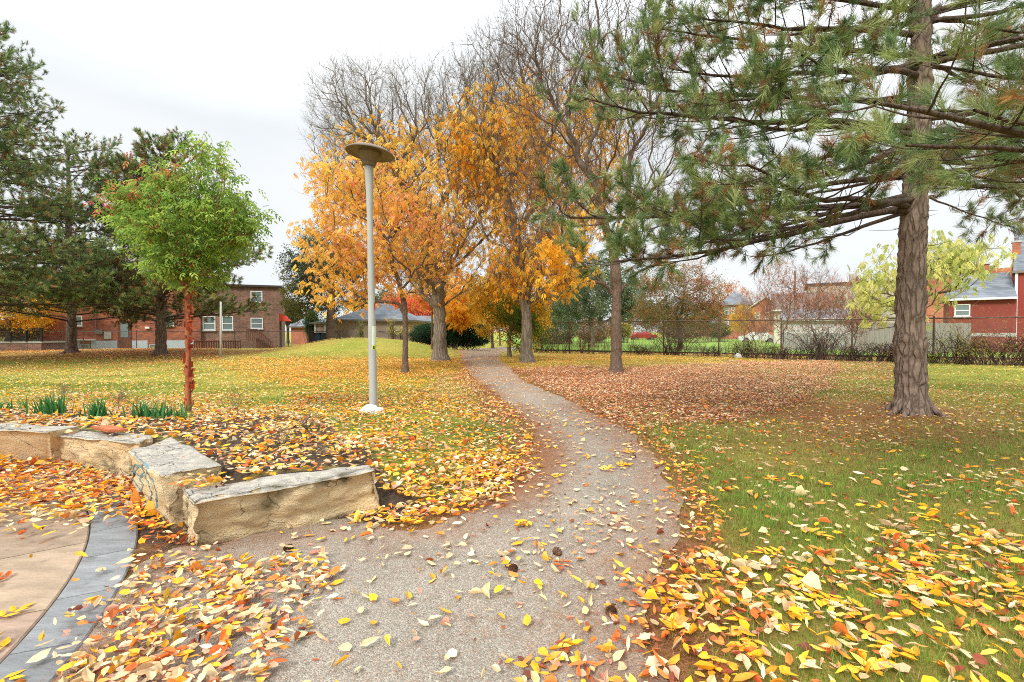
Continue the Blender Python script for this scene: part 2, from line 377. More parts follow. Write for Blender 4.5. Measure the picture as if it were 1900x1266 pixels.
# triangulate the path by gridding its interior, keeping the smooth outline
bm = bmesh.new()
vs = [bm.verts.new((p[0], p[1], 0)) for p in PATHS]; f = bm.faces.new(vs)
bmesh.ops.triangulate(bm, faces=[f])
for k in range(5):
    ed = [e for e in bm.edges if e.calc_length() > max(.35, e.verts[0].co.y * .07)]
    if not ed: break
    bmesh.ops.subdivide_edges(bm, edges=ed, cuts=1)
    bmesh.ops.triangulate(bm, faces=bm.faces[:])
pv = np.array([v.co[:] for v in bm.verts]); pz = terrain(pv[:, 0], pv[:, 1])
ed = segdist(pv[:, 0], pv[:, 1], [tuple(p) for p in PATH])
for v, z in zip(bm.verts, pz): v.co.z = z + .014
me = bpy.data.meshes.new('gravel_path'); bm.to_mesh(me); bm.free()
at = me.attributes.new('Col', 'FLOAT_COLOR', 'POINT')
far = sstep(9, 16, pv[:, 1])
ev = np.clip(np.exp(-(ed / .35) ** 2) * .7 + .6 * far * (pv[:, 1] < 34), 0, 1)
at.data.foreach_set('color', np.stack([ev, ev, ev, np.ones_like(ev)], 1).ravel().astype(np.float32))
me.materials.append(gravel_mat()); po = bpy.data.objects.new('gravel_path', me); COL.objects.link(po); tag(po, kind='structure')

# stamped patio: tan slabs inside, slate border ring
g = Geo(); gb = Geo()
def slab(g, r0, r1, a0, a1, z, gap, col):
    a0 += gap / r1; a1 -= gap / r1; r0 += gap; r1 -= gap; k = max(2, int((a1 - a0) * r1 / .12)); an = np.linspace(a0, a1, k)
    b = .008
    rings = []
    for r, zz in ((r0, z - .02), (r0, z - b), (r0 + b, z), (r1 - b, z), (r1, z - b), (r1, z - .02)):
        rings.append(np.stack([PATIO_C[0] + r * np.cos(an), PATIO_C[1] + r * np.sin(an), np.full(k, zz)], 1))
    V = np.concatenate(rings); I = np.arange(6 * k).reshape(6, k)
    fc = np.stack([I[:-1, :-1], I[1:, :-1], I[1:, 1:], I[:-1, 1:]], -1).reshape(-1, 4)
    caps = np.array([I[::-1, 0], I[:, -1]])
    g.add(V, [fc, caps], col)
R = random.Random(5)
r = R_IN; 
while r > .4:
    r1 = r; r0 = max(.1, r - R.uniform(.75, 1.1)); a = R.uniform(0, .2)
    while a < math.pi * 1.0:
        da = R.uniform(.8, 1.4) / r1
        c = lin((154, 134, 116)) * R.uniform(.85, 1.1) * np.array([1, R.uniform(.95, 1.02), R.uniform(.93, 1.04)])
        slab(g, r0, r1, a - .55, a + da - .55, .022, .0055, c); a += da
    r = r0
a = -.6
while a < 2.2:
    da = R.uniform(.42, .6) / R_OUT
    slab(gb, R_IN, R_OUT, a, a + da, .026, .0035, lin((128, 130, 132)) * R.uniform(.86, 1.1)); a += da
pm = mat('stamped_concrete', attr=True, rough=.6, var=.28, vs=3, bump=.012, bs=7, stretch=(1, 2.6, 1))
bmn = mat('slate_border', attr=True, rough=.5, var=.25, vs=4, bump=.012, bs=8, stretch=(1, 3.2, 1))
o = g.build('patio', pm); tag(o, kind='structure'); o = gb.build('patio_border', bmn); tag(o, kind='structure')
gd = Geo(); an = np.linspace(-.65, 2.3, 80); rr = R_OUT - .01
V = np.concatenate([[[PATIO_C[0], PATIO_C[1], .008]], np.stack([PATIO_C[0] + rr * np.cos(an), PATIO_C[1] + rr * np.sin(an), np.full(80, .008)], 1)])
gd.add(V, np.stack([np.zeros(79, int), np.arange(1, 80), np.arange(2, 81)], 1)); o = gd.build('patio_joint_bed', mat('joint_dirt', (70, 56, 46), var=.2)); tag(o, kind='structure')

# ------------------------------------------------------------------ leaf litter, needles and grass on the ground
SR = lambda *c: lin(c)
PAL = dict(
    cream=np.array([SR(224, 202, 156), SR(216, 188, 140), SR(232, 214, 174), SR(206, 176, 134)]),
    yellow=np.array([SR(248, 186, 44), SR(242, 172, 38), SR(238, 196, 84), SR(232, 168, 52)]),
    orange=np.array([SR(228, 136, 62), SR(212, 110, 52), SR(232, 156, 76)]),
    brown=np.array([SR(160, 84, 48), SR(134, 68, 44), SR(176, 100, 62), SR(112, 62, 44)]),
    pink=np.array([SR(214, 164, 134), SR(196, 142, 118), SR(224, 180, 150)]),
)
PN = list(PAL)
# image-plan regions: polygon, leaves per square metre, palette weights (cream, yellow, orange, brown, pink), size
REG = [
    ([(-4000, 600), (6000, 600), (6000, 1e5), (-4000, 1e5)], 26, (3, 3, 1, 1.5, 1), 1.0),
    ([(-900, 600), (860, 600), (860, 700), (560, 780), (-900, 780)], 62, (4, 4, 1.2, .8, 1), 1.0),
    ([(-900, 600), (420, 600), (430, 664), (330, 684), (-900, 720)], 110, (1, 1, 2, 5, 1.5), 1.0),
    ([(500, 660), (880, 654), (880, 735), (760, 770), (620, 742), (440, 700), (400, 676)], 170, (1.5, 5, 2.5, .8, .6), 1.0),
    ([(400, 600), (850, 600), (850, 664), (400, 664)], 24, (3, 4, 1, .5, .6), .9),
    ([(540, 730), (900, 722), (985, 790), (1000, 850), (985, 880), (720, 985), (560, 880)], 330, (3, 3.2, 2, 2, 1.3), 1.0),
    ([(780, 700), (880, 690), (1000, 800), (1010, 850), (900, 800)], 330, (3, 1.6, 2, 3.5, 3), .9),
    ([(-900, 752), (330, 736), (600, 758), (650, 800), (735, 895), (690, 868), (560, 884), (420, 900), (330, 905), (330, 815), (0, 795), (-900, 812)], 300, (5, 3.5, 1.6, .8, 1.2), 1.0),
    ([(705, 940), (720, 880), (850, 850), (985, 872), (935, 930), (850, 965), (760, 988), (640, 996)], 800, (4, 4.5, 2, 1.6, 1.5), 1.0),
    ([(-900, 800), (0, 858), (240, 885), (330, 990), (352, 1030), (300, 1066), (252, 1060), (258, 985), (235, 958), (-900, 955)], 1150, (3, 3.4, 2.6, 3, 1.5), 1.0),
    ([(-900, 950), (235, 957), (170, 972), (80, 985), (0, 1010), (-900, 1040)], 560, (5, 4.5, 1.2, .4, 1), 1.0),
    ([(-900, 1010), (60, 985), (165, 972), (262, 990), (236, 1090), (95, 1290), (-900, 1500)], 26, (6, 3.6, 2, .3, .6), 1.15),
    ([(250, 1050), (330, 1052), (520, 1036), (610, 1040), (600, 1100), (500, 1180), (470, 1290), (300, 1400), (80, 1300), (200, 1130)], 900, (6, 2.4, 2.0, 1.4, 2.6), .98),
    ([(262, 980), (330, 985), (358, 1032), (300, 1066), (250, 1066)], 620, (1, 2, 3, 5, 1), 1.0),
]
REG2 = [
    ([(1480, 662), (1640, 668), (1700, 690), (1620, 750), (1500, 800), (1300, 850), (1200, 820), (1180, 790), (1420, 760)], 240, (2.0, .4, 1.3, 5, 4.6), .88),
    ([(1000, 660), (1520, 664), (1560, 690), (1500, 735), (1420, 775), (1300, 800), (1180, 800), (1060, 750), (955, 700)], 640, (2.0, .1, 1.3, 5.4, 6), .92),
    ([(1180, 800), (1420, 775), (1640, 720), (1900, 720), (1900, 800), (1500, 860), (1280, 900)], 130, (2, 1, 1.2, 3.4, 2.2), .8),
    ([(1180, 790), (1260, 800), (1330, 960), (1340, 1060), (1215, 1090), (1262, 960), (1215, 850)], 360, (2.2, 2.2, 3.4, 4, 2), .85),
    ([(985, 655), (1500, 660), (1500, 668), (955, 690), (930, 664)], 150, (1.5, 5, 2, .8, .6), .8),
    ([(1200, 1060), (1400, 1050), (1620, 1000), (2200, 1020), (2200, 2000), (1100, 2000), (1130, 1300), (1195, 1180)], 420, (4.4, 4.2, 2.2, 1.8, .9), 1.02),
    ([(1190, 1060), (1330, 1110), (1420, 1300), (1500, 2000), (950, 2000), (1130, 1230)], 800, (2.8, 3.2, 3.2, 4.4, 1.4), 1.0),
    ([(1380, 900), (2200, 860), (2200, 1020), (1600, 1000), (1400, 1050)], 120, (4, 2.2, 1.6, 2, 2.4), .95),
]
def scatter(n_try, y0, y1, dens_max, seed):
    """uniform points on the visible wedge between two depths with the density of the regions"""
    rg = np.random.default_rng(seed)
    y0 = max(y0 - .6, .8) if y0 < 3 else y0; area = 1.16 * (y1 ** 2 - y0 ** 2) + 5.2 * (y1 - y0); n = int(area * dens_max)
    y = y0 + (y1 - y0) * rg.random(int(n * 1.9)); hw_ = 1.16 * y + 2.6; hm = 1.16 * y1 + 2.6; kk = rg.random(len(y)) < hw_ / hm; y = y[kk]; n = len(y); dens_max = n / area; x = (rg.random(n) * 2 - 1) * (1.16 * y + 2.6)
    z = terrain(x, y); u, v = proj(x, y, z)
    s = np.clip(60 / y, 2, 28)
    uj = u + rg.normal(0, 1, n) * s * .8 + (vnoise(x, y, 2.2) - .5) * s * 4; uj = uj + (vnoise(x, y, .7) - .5) * s * 12 * sstep(6, 12, y); vj = v + rg.normal(0, 1, n) * s * .5 + (vnoise(y, x, 2.2) - .5) * s * 1.5 + (vnoise(y, x, .8) - .5) * s * 4 * sstep(6, 12, y)
    d = np.zeros(n); pw = np.zeros((n, 5)); sz = np.ones(n)
    def app(poly, den, w_, s_, U_, V_):
        m = inpoly(U_, V_, poly); d[m] = den; pw[m] = np.array(w_) / sum(w_); sz[m] = s_
    for R_ in REG: app(*R_, uj, vj)
    inpath = inpoly(x + rg.normal(0, .10, n), y + rg.normal(0, .10, n), PATH)
    pa = inpath & (v > 640)
    d[pa] = np.where(v[pa] > 940, 92, np.where(v[pa] > 760, 60, 34)); pw[pa] = np.array((5.5, 2, 1, .7, 1.6)) / 10.8; sz[pa] = .92
    lf = inpath & inpoly(uj, vj, REG[-2][0]); d[lf] = 860; pw[lf] = np.array((6, 2.4, 2.0, 1.4, 2.6)) / 14.4
    lf = inpath & inpoly(uj, vj, REG[8][0]); d[lf] = 420
    lf = inpath & inpoly(uj, vj, [(1000, 1190), (1190, 1150), (1215, 1060), (1260, 1060), (1260, 1700), (900, 1700)]); d[lf] = 520; pw[lf] = np.array((2.5, 3, 3, 3, 1.6)) / 13.1
    for R_ in REG2:
        m = inpoly(uj, vj, R_[0]) & ~inpath
        d[m] = R_[1]; pw[m] = np.array(R_[2]) / sum(R_[2]); sz[m] = R_[3]
    clump = .35 + 1.3 * vnoise(x, y, 1.5) * (.5 + vnoise(x, y, 4.3))
    d *= np.where(d > 450, np.maximum(clump, .8), clump) * (1.12 + .8 * sstep(6, 14, y))
    # keep leaves off the stone blocks
    ws = (segdist(x, y, WALL_LINE, False) < .02)
    keep = (rg.random(n) < d / dens_max) & ~ws
    return x[keep], y[keep], z[keep], pw[keep], sz[keep], d[keep]
def pick_colors(pw, rg):
    n = len(pw); c = np.zeros((n, 3)); k = (rg.random(n)[:, None] > np.cumsum(pw, 1)[:, :4]).sum(1)
    for i, nm in enumerate(PN):
        m = k == i; P = PAL[nm]; c[m] = P[rg.integers(0, len(P), m.sum())]
    return c * (1 + rg.normal(0, .10, (n, 1))) * (1 + rg.normal(0, .04, (n, 3))), k
# leaf templates: x along the midrib, y across, z curl
LEAF8 = np.array([[0, 0, 0], [.32, 0, -.05], [.68, 0, -.03], [1, 0, .10], [.28, .42, .10], [.66, .34, .12], [.28, -.42, .10], [.66, -.34, .12]])
LEAFB = LEAF8 + np.array([[0, 0, 0], [0, .10, 0], [0, .12, .04], [0, -.12, .16], [0, .12, 0], [0, .14, .1], [0, .06, 0], [0, .1, -.04]])
LEAFC = LEAF8 * np.array([1, .55, 1]) + np.array([[0, 0, 0], [0, 0, 0], [0, 0, 0], [0, 0, -.1], [0, 0, .16], [0, 0, .2], [0, 0, .10], [0, 0, .06]])
LEAFD = LEAF8 * np.array([.72, 1.25, .8]); LEAFS = [LEAF8, LEAFB, LEAFC, LEAFD]
LEAF8F = [np.array([[0, 1, 4], [0, 6, 1], [2, 3, 5], [2, 7, 3]]), np.array([[1, 2, 5, 4], [1, 6, 7, 2]])]
RH = np.array([[0, 0, 0], [.42, .5, .06], [1, 0, 0], [.42, -.5, .06]]); RHF = np.array([[0, 3, 2, 1]])
STONES_BVH = []
g = Geo()
def lay(x, y, z, pw, sz, rg, near):
    n = len(x); c, k = pick_colors(pw, rg); th = rg.random(n) * 2 * math.pi
    L = .074 * sz * (1 - .30 * sstep(5, 13, y)) * np.clip(rg.normal(1, .27, n), .4, 1.5); L = L * np.where(k >= 3, .8, 1.0); W = L * rg.uniform(.28, .50, n)
    if not near: L *= 1.05; W *= 1.15
    tilt = rg.normal(0, .13, n); roll = rg.normal(0, .32, n)
    Xa = np.stack([np.cos(th) * np.cos(tilt), np.sin(th) * np.cos(tilt), np.sin(tilt)], 1)
    side = np.stack([-np.sin(th), np.cos(th), np.zeros(n)], 1); up = np.cross(Xa, side)
    Ya = side * np.cos(roll)[:, None] + up * np.sin(roll)[:, None]; Za = np.cross(Xa, Ya)
    curl = rg.normal(.4, .85, n)
    pos = np.stack([x, y, z + .014 + rg.random(n) * .018 + .008 * (k < 3) + .016 * sstep(6, 12, y) + np.abs(np.sin(tilt)) * L * .5 + np.abs(np.sin(roll)) * W * .4], 1) - Xa * (L * .5)[:, None]
    if near:
        sel = rg.integers(0, 4, n)
        for q, T8 in enumerate(LEAFS):
            m = sel == q; g.inst(T8, LEAF8F, pos[m], Xa[m] * L[m, None], Ya[m] * W[m, None] * 1.15, Za[m] * (L[m] * .9 * curl[m])[:, None], c[m], np.array([.88, .9, .95, .9, 1.06, 1.04, 1.02, .98]))
    else: g.inst(RH, RHF, pos, Xa * L[:, None], Ya * W[:, None] * 1.2, Za * (L * curl)[:, None], c)
rg = np.random.default_rng(11)
for (y0, y1, near) in ((1.7, 6, True), (6, 11, True), (11, 24, False)):
    x, y, z, pw, sz, d = scatter(0, y0, y1, 1500, int(y0 * 10)); rp_ = np.hypot(x - PATIO_C[0], y - PATIO_C[1]) < R_OUT
    z = np.where(rp_, np.maximum(z, .026), z); z = z + np.clip(d - 500, 0, 600) / 600 * .05 * rg.random(len(z))
    lay(x, y, z, pw, sz, rg, near)
# pinnate whole leaves lying flat, near the camera
m_ = 120
x = rg.uniform(-3.2, 3.4, m_); y = rg.uniform(1.9, 6.5, m_)
for i in range(m_):
    if abs(x[i]) > y[i] * 1.12: continue
    inp = inpoly(x[i:i + 1], y[i:i + 1], PATH)[0]
    if inp and rg.random() > .12: continue
    if x[i] < -1.3 and y[i] > 3.3: continue
    th = rg.random() * 6.28; d_ = np.array([math.cos(th), math.sin(th), 0]); s_ = np.array([-d_[1], d_[0], 0])
    zz = float(terrain(np.array([x[i]]), np.array([y[i]]))[0]) + .035; p = np.array([x[i], y[i], zz]); np_ = rg.integers(1, 4)
    c = (PAL['yellow'][rg.integers(0, 4)] if rg.random() < .75 else PAL['orange'][rg.integers(0, 3)])
    P_, X_, = [], []
    for k in range(np_):
        for sg in (-1, 1): P_.append(p + d_ * (.03 + k * .045)); X_.append(norm(d_ * .55 + s_ * sg + np.array([0, 0, rg.normal(.05, .12)])))
    P_.append(p + d_ * (.01 + np_ * .045)); X_.append(norm(d_ + np.array([0, 0, rg.normal(.05, .1)])))
    P_ = np.array(P_); X_ = np.array(X_); L = rg.uniform(.07, .10); Y_ = norm(np.cross(np.tile([0, 0, 1.], (len(X_), 1)), X_)); Z_ = np.cross(X_, Y_)
    g.inst(LEAF8, LEAF8F, P_, X_ * L, Y_ * L * .46, Z_ * L * rg.uniform(-.3, 1.2), np.tile(c, (len(P_), 1)) * rg.uniform(.88, 1.08, (len(P_), 1)))
# far leaves, one speck each
x, y, z, pw, sz, d = scatter(0, 24, 40, 170, 77); m = ~((x < -20) & (y > 38))
lay(x[m], y[m], z[m], pw[m], sz[m] * 1.3, rg, False)
# ones that landed on the stone tops and the bed edge are laid after the stones (see below)
def finish_leaves():
    o = g.build('fallen_leaves', MAT['litter']); tag(o, 'yellow, cream and russet fallen leaves scattered over lawn, path and patio', 'fallen leaves', kind='stuff')

# fallen pine needles
gn = Geo(); rn = np.random.default_rng(21)
def needles_on(n, fx, fy, keepf=None, L=.11):
    x = fx(n); y = fy(n)
    if keepf is not None:
        k = keepf(x, y); x, y = x[k], y[k]
    n = len(x); z = terrain(x, y); th = rn.random(n) * 6.283; bend = rn.normal(0, .35, n); l = L * rn.uniform(.6, 1.3, n); wd = np.clip(y * .00022, .0009, .004)
    d = np.stack([np.cos(th), np.sin(th), rn.normal(0, .06, n)], 1); s_ = np.stack([-np.sin(th), np.cos(th), np.zeros(n)], 1)
    T = np.array([[0, 0, 0], [0, 1, 0], [.5, 0, 1], [.5, 1, 1], [1, 0, 0], [1, 1, 0]]); Fq = np.array([[0, 2, 3, 1], [2, 4, 5, 3]])
    c = np.array([SR(160, 112, 78), SR(138, 92, 64), SR(182, 134, 94), SR(186, 120, 84)])[rn.integers(0, 4, n)]
    pos = np.stack([x, y, z + .02], 1)
    gn.inst(T, Fq, pos, d * l[:, None], s_ * wd[:, None], s_ * (bend * l)[:, None] + np.array([0, 0, .006]), c)
def nearpath(x, y):
    e = segdist(x, y, [tuple(p) for p in PATH]); return rn.random(len(x)) < np.exp(-(e / .42) ** 2) + .05
needles_on(75000, lambda n: rn.uniform(-3, 4, n), lambda n: 2 + 8 * rn.random(n) ** 1.2, lambda x, y: nearpath(x, y) & (np.hypot(x - PATIO_C[0], y - PATIO_C[1]) > R_OUT) & ((x > -1.1) | (y < 3.6)))
needles_on(60000, lambda n: 5.0 + rn.normal(0, 2.8, n), lambda n: 7.2 + rn.normal(0, 2.3, n), lambda x, y: (y > 3) & (x < y * 1.15), .14)
def leftedge(n):
    t = rn.random(n); q = np.array([G(*p)[:2] for p in ((862, 668), (890, 715), (935, 760), (985, 810), (1000, 850), (970, 890), (900, 940))]); k = np.clip((t * 6).astype(int), 0, 5); f = (t * 6 - k)[:, None]; return q[k] * (1 - f) + q[k + 1] * f
LEq = leftedge(22000); LEq = LEq + rn.normal(0, .22, LEq.shape)
needles_on(22000, lambda n: LEq[:, 0], lambda n: LEq[:, 1])
needles_on(7000, lambda n: rn.uniform(-2.6, 1.6, n), lambda n: rn.uniform(1.9, 4.2, n), lambda x, y: (np.hypot(x - PATIO_C[0], y - PATIO_C[1]) > R_OUT) & (rn.random(len(x)) < vnoise(x, y, 1.7) ** 1.5) & ~((x < -1.05) & (y > 3.2)))
o = gn.build('fallen_pine_needles', MAT['litter']); tag(o, 'rusty brown pine needles drifted along the path edges', 'pine needles', kind='stuff')

# grass blades
gg = Geo(); rs = np.random.default_rng(31)
def blades(y0, y1, dens, h, wd, seed):
    n = int(1.14 * (y1 ** 2 - y0 ** 2) * dens); n = int(n + 4.8 * (y1 - y0) * dens); y = y0 + (y1 - y0) * rs.random(n * 2); y = y[rs.random(n * 2) < (1.14 * y + 2.4) / (1.14 * y1 + 2.4)]; n = len(y); x = (rs.random(n) * 2 - 1) * (1.14 * y + 2.4)
    k = ~inpoly(x + rs.normal(0, .05, n), y + rs.normal(0, .05, n), PATH) & ~inpoly(x, y, BED) & (np.hypot(x - PATIO_C[0], y - PATIO_C[1]) > R_OUT) & (segdist(x, y, WALL_LINE, False) > .5)
    k &= ~((x < -1) & (y < 5.3))
    x, y = x[k], y[k]
    e = segdist(x, y, [tuple(p) for p in PATH])
    pr = .25 + .9 * sstep(.25, .7, vnoise(x, y, .9)) ; pr *= .2 + .8 * sstep(.05, .6, e)
    car = np.exp(-((((x - 3.6) / 4.6) ** 2 + ((y - 15.5) / 6.2) ** 2)) ** 2); pr *= 1 - .9 * car
    pr *= 1 - .75 * np.exp(-(((x - 6.6) / 2.2) ** 2 + ((y - 8.6) / 1.6) ** 2))
    k = rs.random(len(x)) < pr; x, y = x[k], y[k]; n = len(x)
    z = terrain(x, y); th = rs.random(n) * 6.283; tf = vnoise(x, y, 9.0); hh = h * rs.uniform(.45, 1.25, n) * (.45 + 1.25 * tf); lean = rs.uniform(.1, 1.1, n)
    d = np.stack([np.cos(th), np.sin(th), np.zeros(n)], 1); s_ = np.stack([-np.sin(th), np.cos(th), np.zeros(n)], 1)
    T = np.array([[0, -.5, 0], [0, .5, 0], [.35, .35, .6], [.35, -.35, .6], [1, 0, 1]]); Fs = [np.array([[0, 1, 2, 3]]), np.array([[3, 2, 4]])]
    t = np.clip(vnoise(x, y, .5) * .8 + rs.normal(0, .22, n), 0, 1)[:, None]; c = SR(104, 150, 48) * (1 - t) + SR(178, 178, 88) * t
    dry = rs.random(n) < .16 + .3 * np.exp(-(((x - 6) / 4) ** 2 + ((y - 8.5) / 3.2) ** 2)); c[dry] = SR(178, 152, 98)
    c *= rs.uniform(.7, 1.2, (n, 1)) * (.7 + .5 * tf[:, None])
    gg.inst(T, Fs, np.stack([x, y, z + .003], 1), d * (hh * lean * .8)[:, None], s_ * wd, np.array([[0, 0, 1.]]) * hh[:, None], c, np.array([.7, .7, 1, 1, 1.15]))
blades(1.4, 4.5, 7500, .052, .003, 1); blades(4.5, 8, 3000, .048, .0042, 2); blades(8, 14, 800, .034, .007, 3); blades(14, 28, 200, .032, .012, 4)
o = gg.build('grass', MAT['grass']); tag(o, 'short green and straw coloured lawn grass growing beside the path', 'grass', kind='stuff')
# loose stones of the gravel
gp = Geo(); n = 42000; y = np.sqrt(rs.random(n) * (6.5 ** 2 - 1.9 ** 2) + 1.9 ** 2); x = (rs.random(n) * 2 - 1) * 1.1 * y
k = inpoly(x + rs.normal(0, .09, n), y + rs.normal(0, .09, n), PATH) & (np.hypot(x - PATIO_C[0], y - PATIO_C[1]) > R_OUT) & ~((x < -1.05) & (y > 3.25)); x, y = x[k], y[k]; n = len(x)
OC = np.array([[1, 0, 0], [-1, 0, 0], [0, 1, 0], [0, -1, 0], [0, 0, .7], [0, 0, -.7]]); OF = np.array([[0, 2, 4], [2, 1, 4], [1, 3, 4], [3, 0, 4]])
s_ = rs.gamma(3, .0011, n) + .0012; th = rs.random(n) * 6.28
gp.inst(OC, OF, np.stack([x, y, terrain(x, y) + .015], 1), np.stack([np.cos(th), np.sin(th), 0 * th], 1) * s_[:, None], np.stack([-np.sin(th), np.cos(th), 0 * th], 1) * s_[:, None] * .8, np.array([[0, 0, 1.]]) * s_[:, None], lin((168, 158, 146)) * rs.uniform(.6, 1.3, (n, 1)))
o = gp.build('loose_gravel', MAT['plain']); tag(o, 'loose grey gravel grains lying on the path', 'gravel', kind='stuff')
# ------------------------------------------------------------------ stone blocks of the retaining wall
def stone_mat():
    m, t, o = newmat('limestone'); N = t.nodes.new; K = t.links.new
    ge = N('ShaderNodeNewGeometry'); s = N('ShaderNodeSeparateXYZ'); K(ge.outputs['Normal'], s.inputs[0])
    tc = N('ShaderNodeTexCoord')
    def noi(sc_, st=(1, 1, 1), det=8, r=.65):
        mp = N('ShaderNodeMapping'); mp.inputs['Scale'].default_value = st; K(tc.outputs['Object'], mp.inputs[0])
        n = N('ShaderNodeTexNoise'); n.inputs['Scale'].default_value = sc_; n.inputs['Detail'].default_value = det; n.inputs['Roughness'].default_value = r; K(mp.outputs[0], n.inputs[0]); return n.outputs[0]
    def rng(x, a0, a1, b0=0, b1=1):
        r = N('ShaderNodeMapRange'); K(x, r.inputs[0])
        for i, q in enumerate((a0, a1, b0, b1)): r.inputs[i + 1].default_value = q
        return r.outputs[0]
    def mix(f, c1, c2, mode='MIX'):
        r = N('ShaderNodeMixRGB'); r.blend_type = mode
        for k, q in ((0, f), (1, c1), (2, c2)):
            if isinstance(q, tuple): r.inputs[k].default_value = (*lin(q), 1)
            elif isinstance(q, float): r.inputs[k].default_value = q
            else: K(q, r.inputs[k])
        return r.outputs[0]
    a = noi(3.2, (1, 1, 2.2)); b = noi(14, (1, 1, 1.6)); c_ = noi(60); lay_ = noi(5, (1, 1, 4))
    side = mix(rng(a, .35, .65), (228, 200, 150), (218, 198, 162)); side = mix(rng(b, .45, .75, 0, .55), side, (222, 206, 176))
    side = mix(rng(lay_, .58, .75, 0, .22), side, (178, 142, 100))
    top = mix(rng(a, .35, .65), (180, 174, 162), (156, 152, 146)); top = mix(rng(b, .45, .65, 0, .7), top, (212, 202, 184))
    c = mix(rng(s.outputs[2], .45, .8), side, top)
    v = N('ShaderNodeTexVoronoi'); v.feature = 'DISTANCE_TO_EDGE'; v.inputs['Scale'].default_value = 3.4
    mp = N('ShaderNodeMapping'); mp.inputs['Scale'].default_value = (1, 1, 1.3); K(tc.outputs['Object'], mp.inputs[0])
    dn = N('ShaderNodeTexNoise'); dn.inputs['Scale'].default_value = 4; dn.inputs['Detail'].default_value = 6; K(mp.outputs[0], dn.inputs[0])
    dm = N('ShaderNodeMixRGB'); dm.inputs[0].default_value = .28; K(mp.outputs[0], dm.inputs[1]); K(dn.outputs[1], dm.inputs[2]); K(dm.outputs[0], v.inputs[0])
    crack = rng(v.outputs['Distance'], 0, .018, 1, 0)
    cm = N('ShaderNodeMath'); cm.operation = 'MULTIPLY'; K(crack, cm.inputs[0]); K(rng(a, .45, .6), cm.inputs[1])
    cmo = N('ShaderNodeMath'); cmo.operation = 'MULTIPLY'; K(cm.outputs[0], cmo.inputs[0]); cmo.inputs[1].default_value = .38
    c = mix(cmo.outputs[0], c, (86, 68, 50))
    # moss stains
    ms = noi(2.6, (1, 1, 1), 9, .6)
    moss = N('ShaderNodeMath'); moss.operation = 'MULTIPLY'; K(rng(ms, .60, .68), moss.inputs[0]); K(rng(b, .3, .6, .3, .9), moss.inputs[1])
    at = N('ShaderNodeAttribute'); at.attribute_name = 'Col'; ss = N('ShaderNodeSeparateColor'); K(at.outputs['Color'], ss.inputs[0])
    mq = N('ShaderNodeMath'); mq.operation = 'MULTIPLY'; K(rng(b, .35, .6, .35, 1), mq.inputs[0]); K(ss.outputs[0], mq.inputs[1])
    mxx = N('ShaderNodeMath'); mxx.operation = 'MAXIMUM'; K(moss.outputs[0], mxx.inputs[0]); K(mq.outputs[0], mxx.inputs[1])
    c = mix(mxx.outputs[0], c, (84, 78, 46))
    hs = N('ShaderNodeMath'); hs.operation = 'ADD'; K(c_, hs.inputs[0]); K(lay_, hs.inputs[1])
    h2 = N('ShaderNodeMath'); h2.operation = 'SUBTRACT'; K(hs.outputs[0], h2.inputs[0]); K(cm.outputs[0], h2.inputs[1])
    p = N('ShaderNodeBsdfPrincipled'); p.inputs['Roughness'].default_value = .9; p.inputs['Specular IOR Level'].default_value = .2; K(c, p.inputs['Base Color'])
    bb = N('ShaderNodeBump'); bb.inputs['Distance'].default_value = .022; bb.inputs['Strength'].default_value = 1; K(h2.outputs[0], bb.inputs['Height']); K(bb.outputs[0], p.inputs['Normal'])
    K(p.outputs[0], o.inputs[0]); return m
STONE = stone_mat()
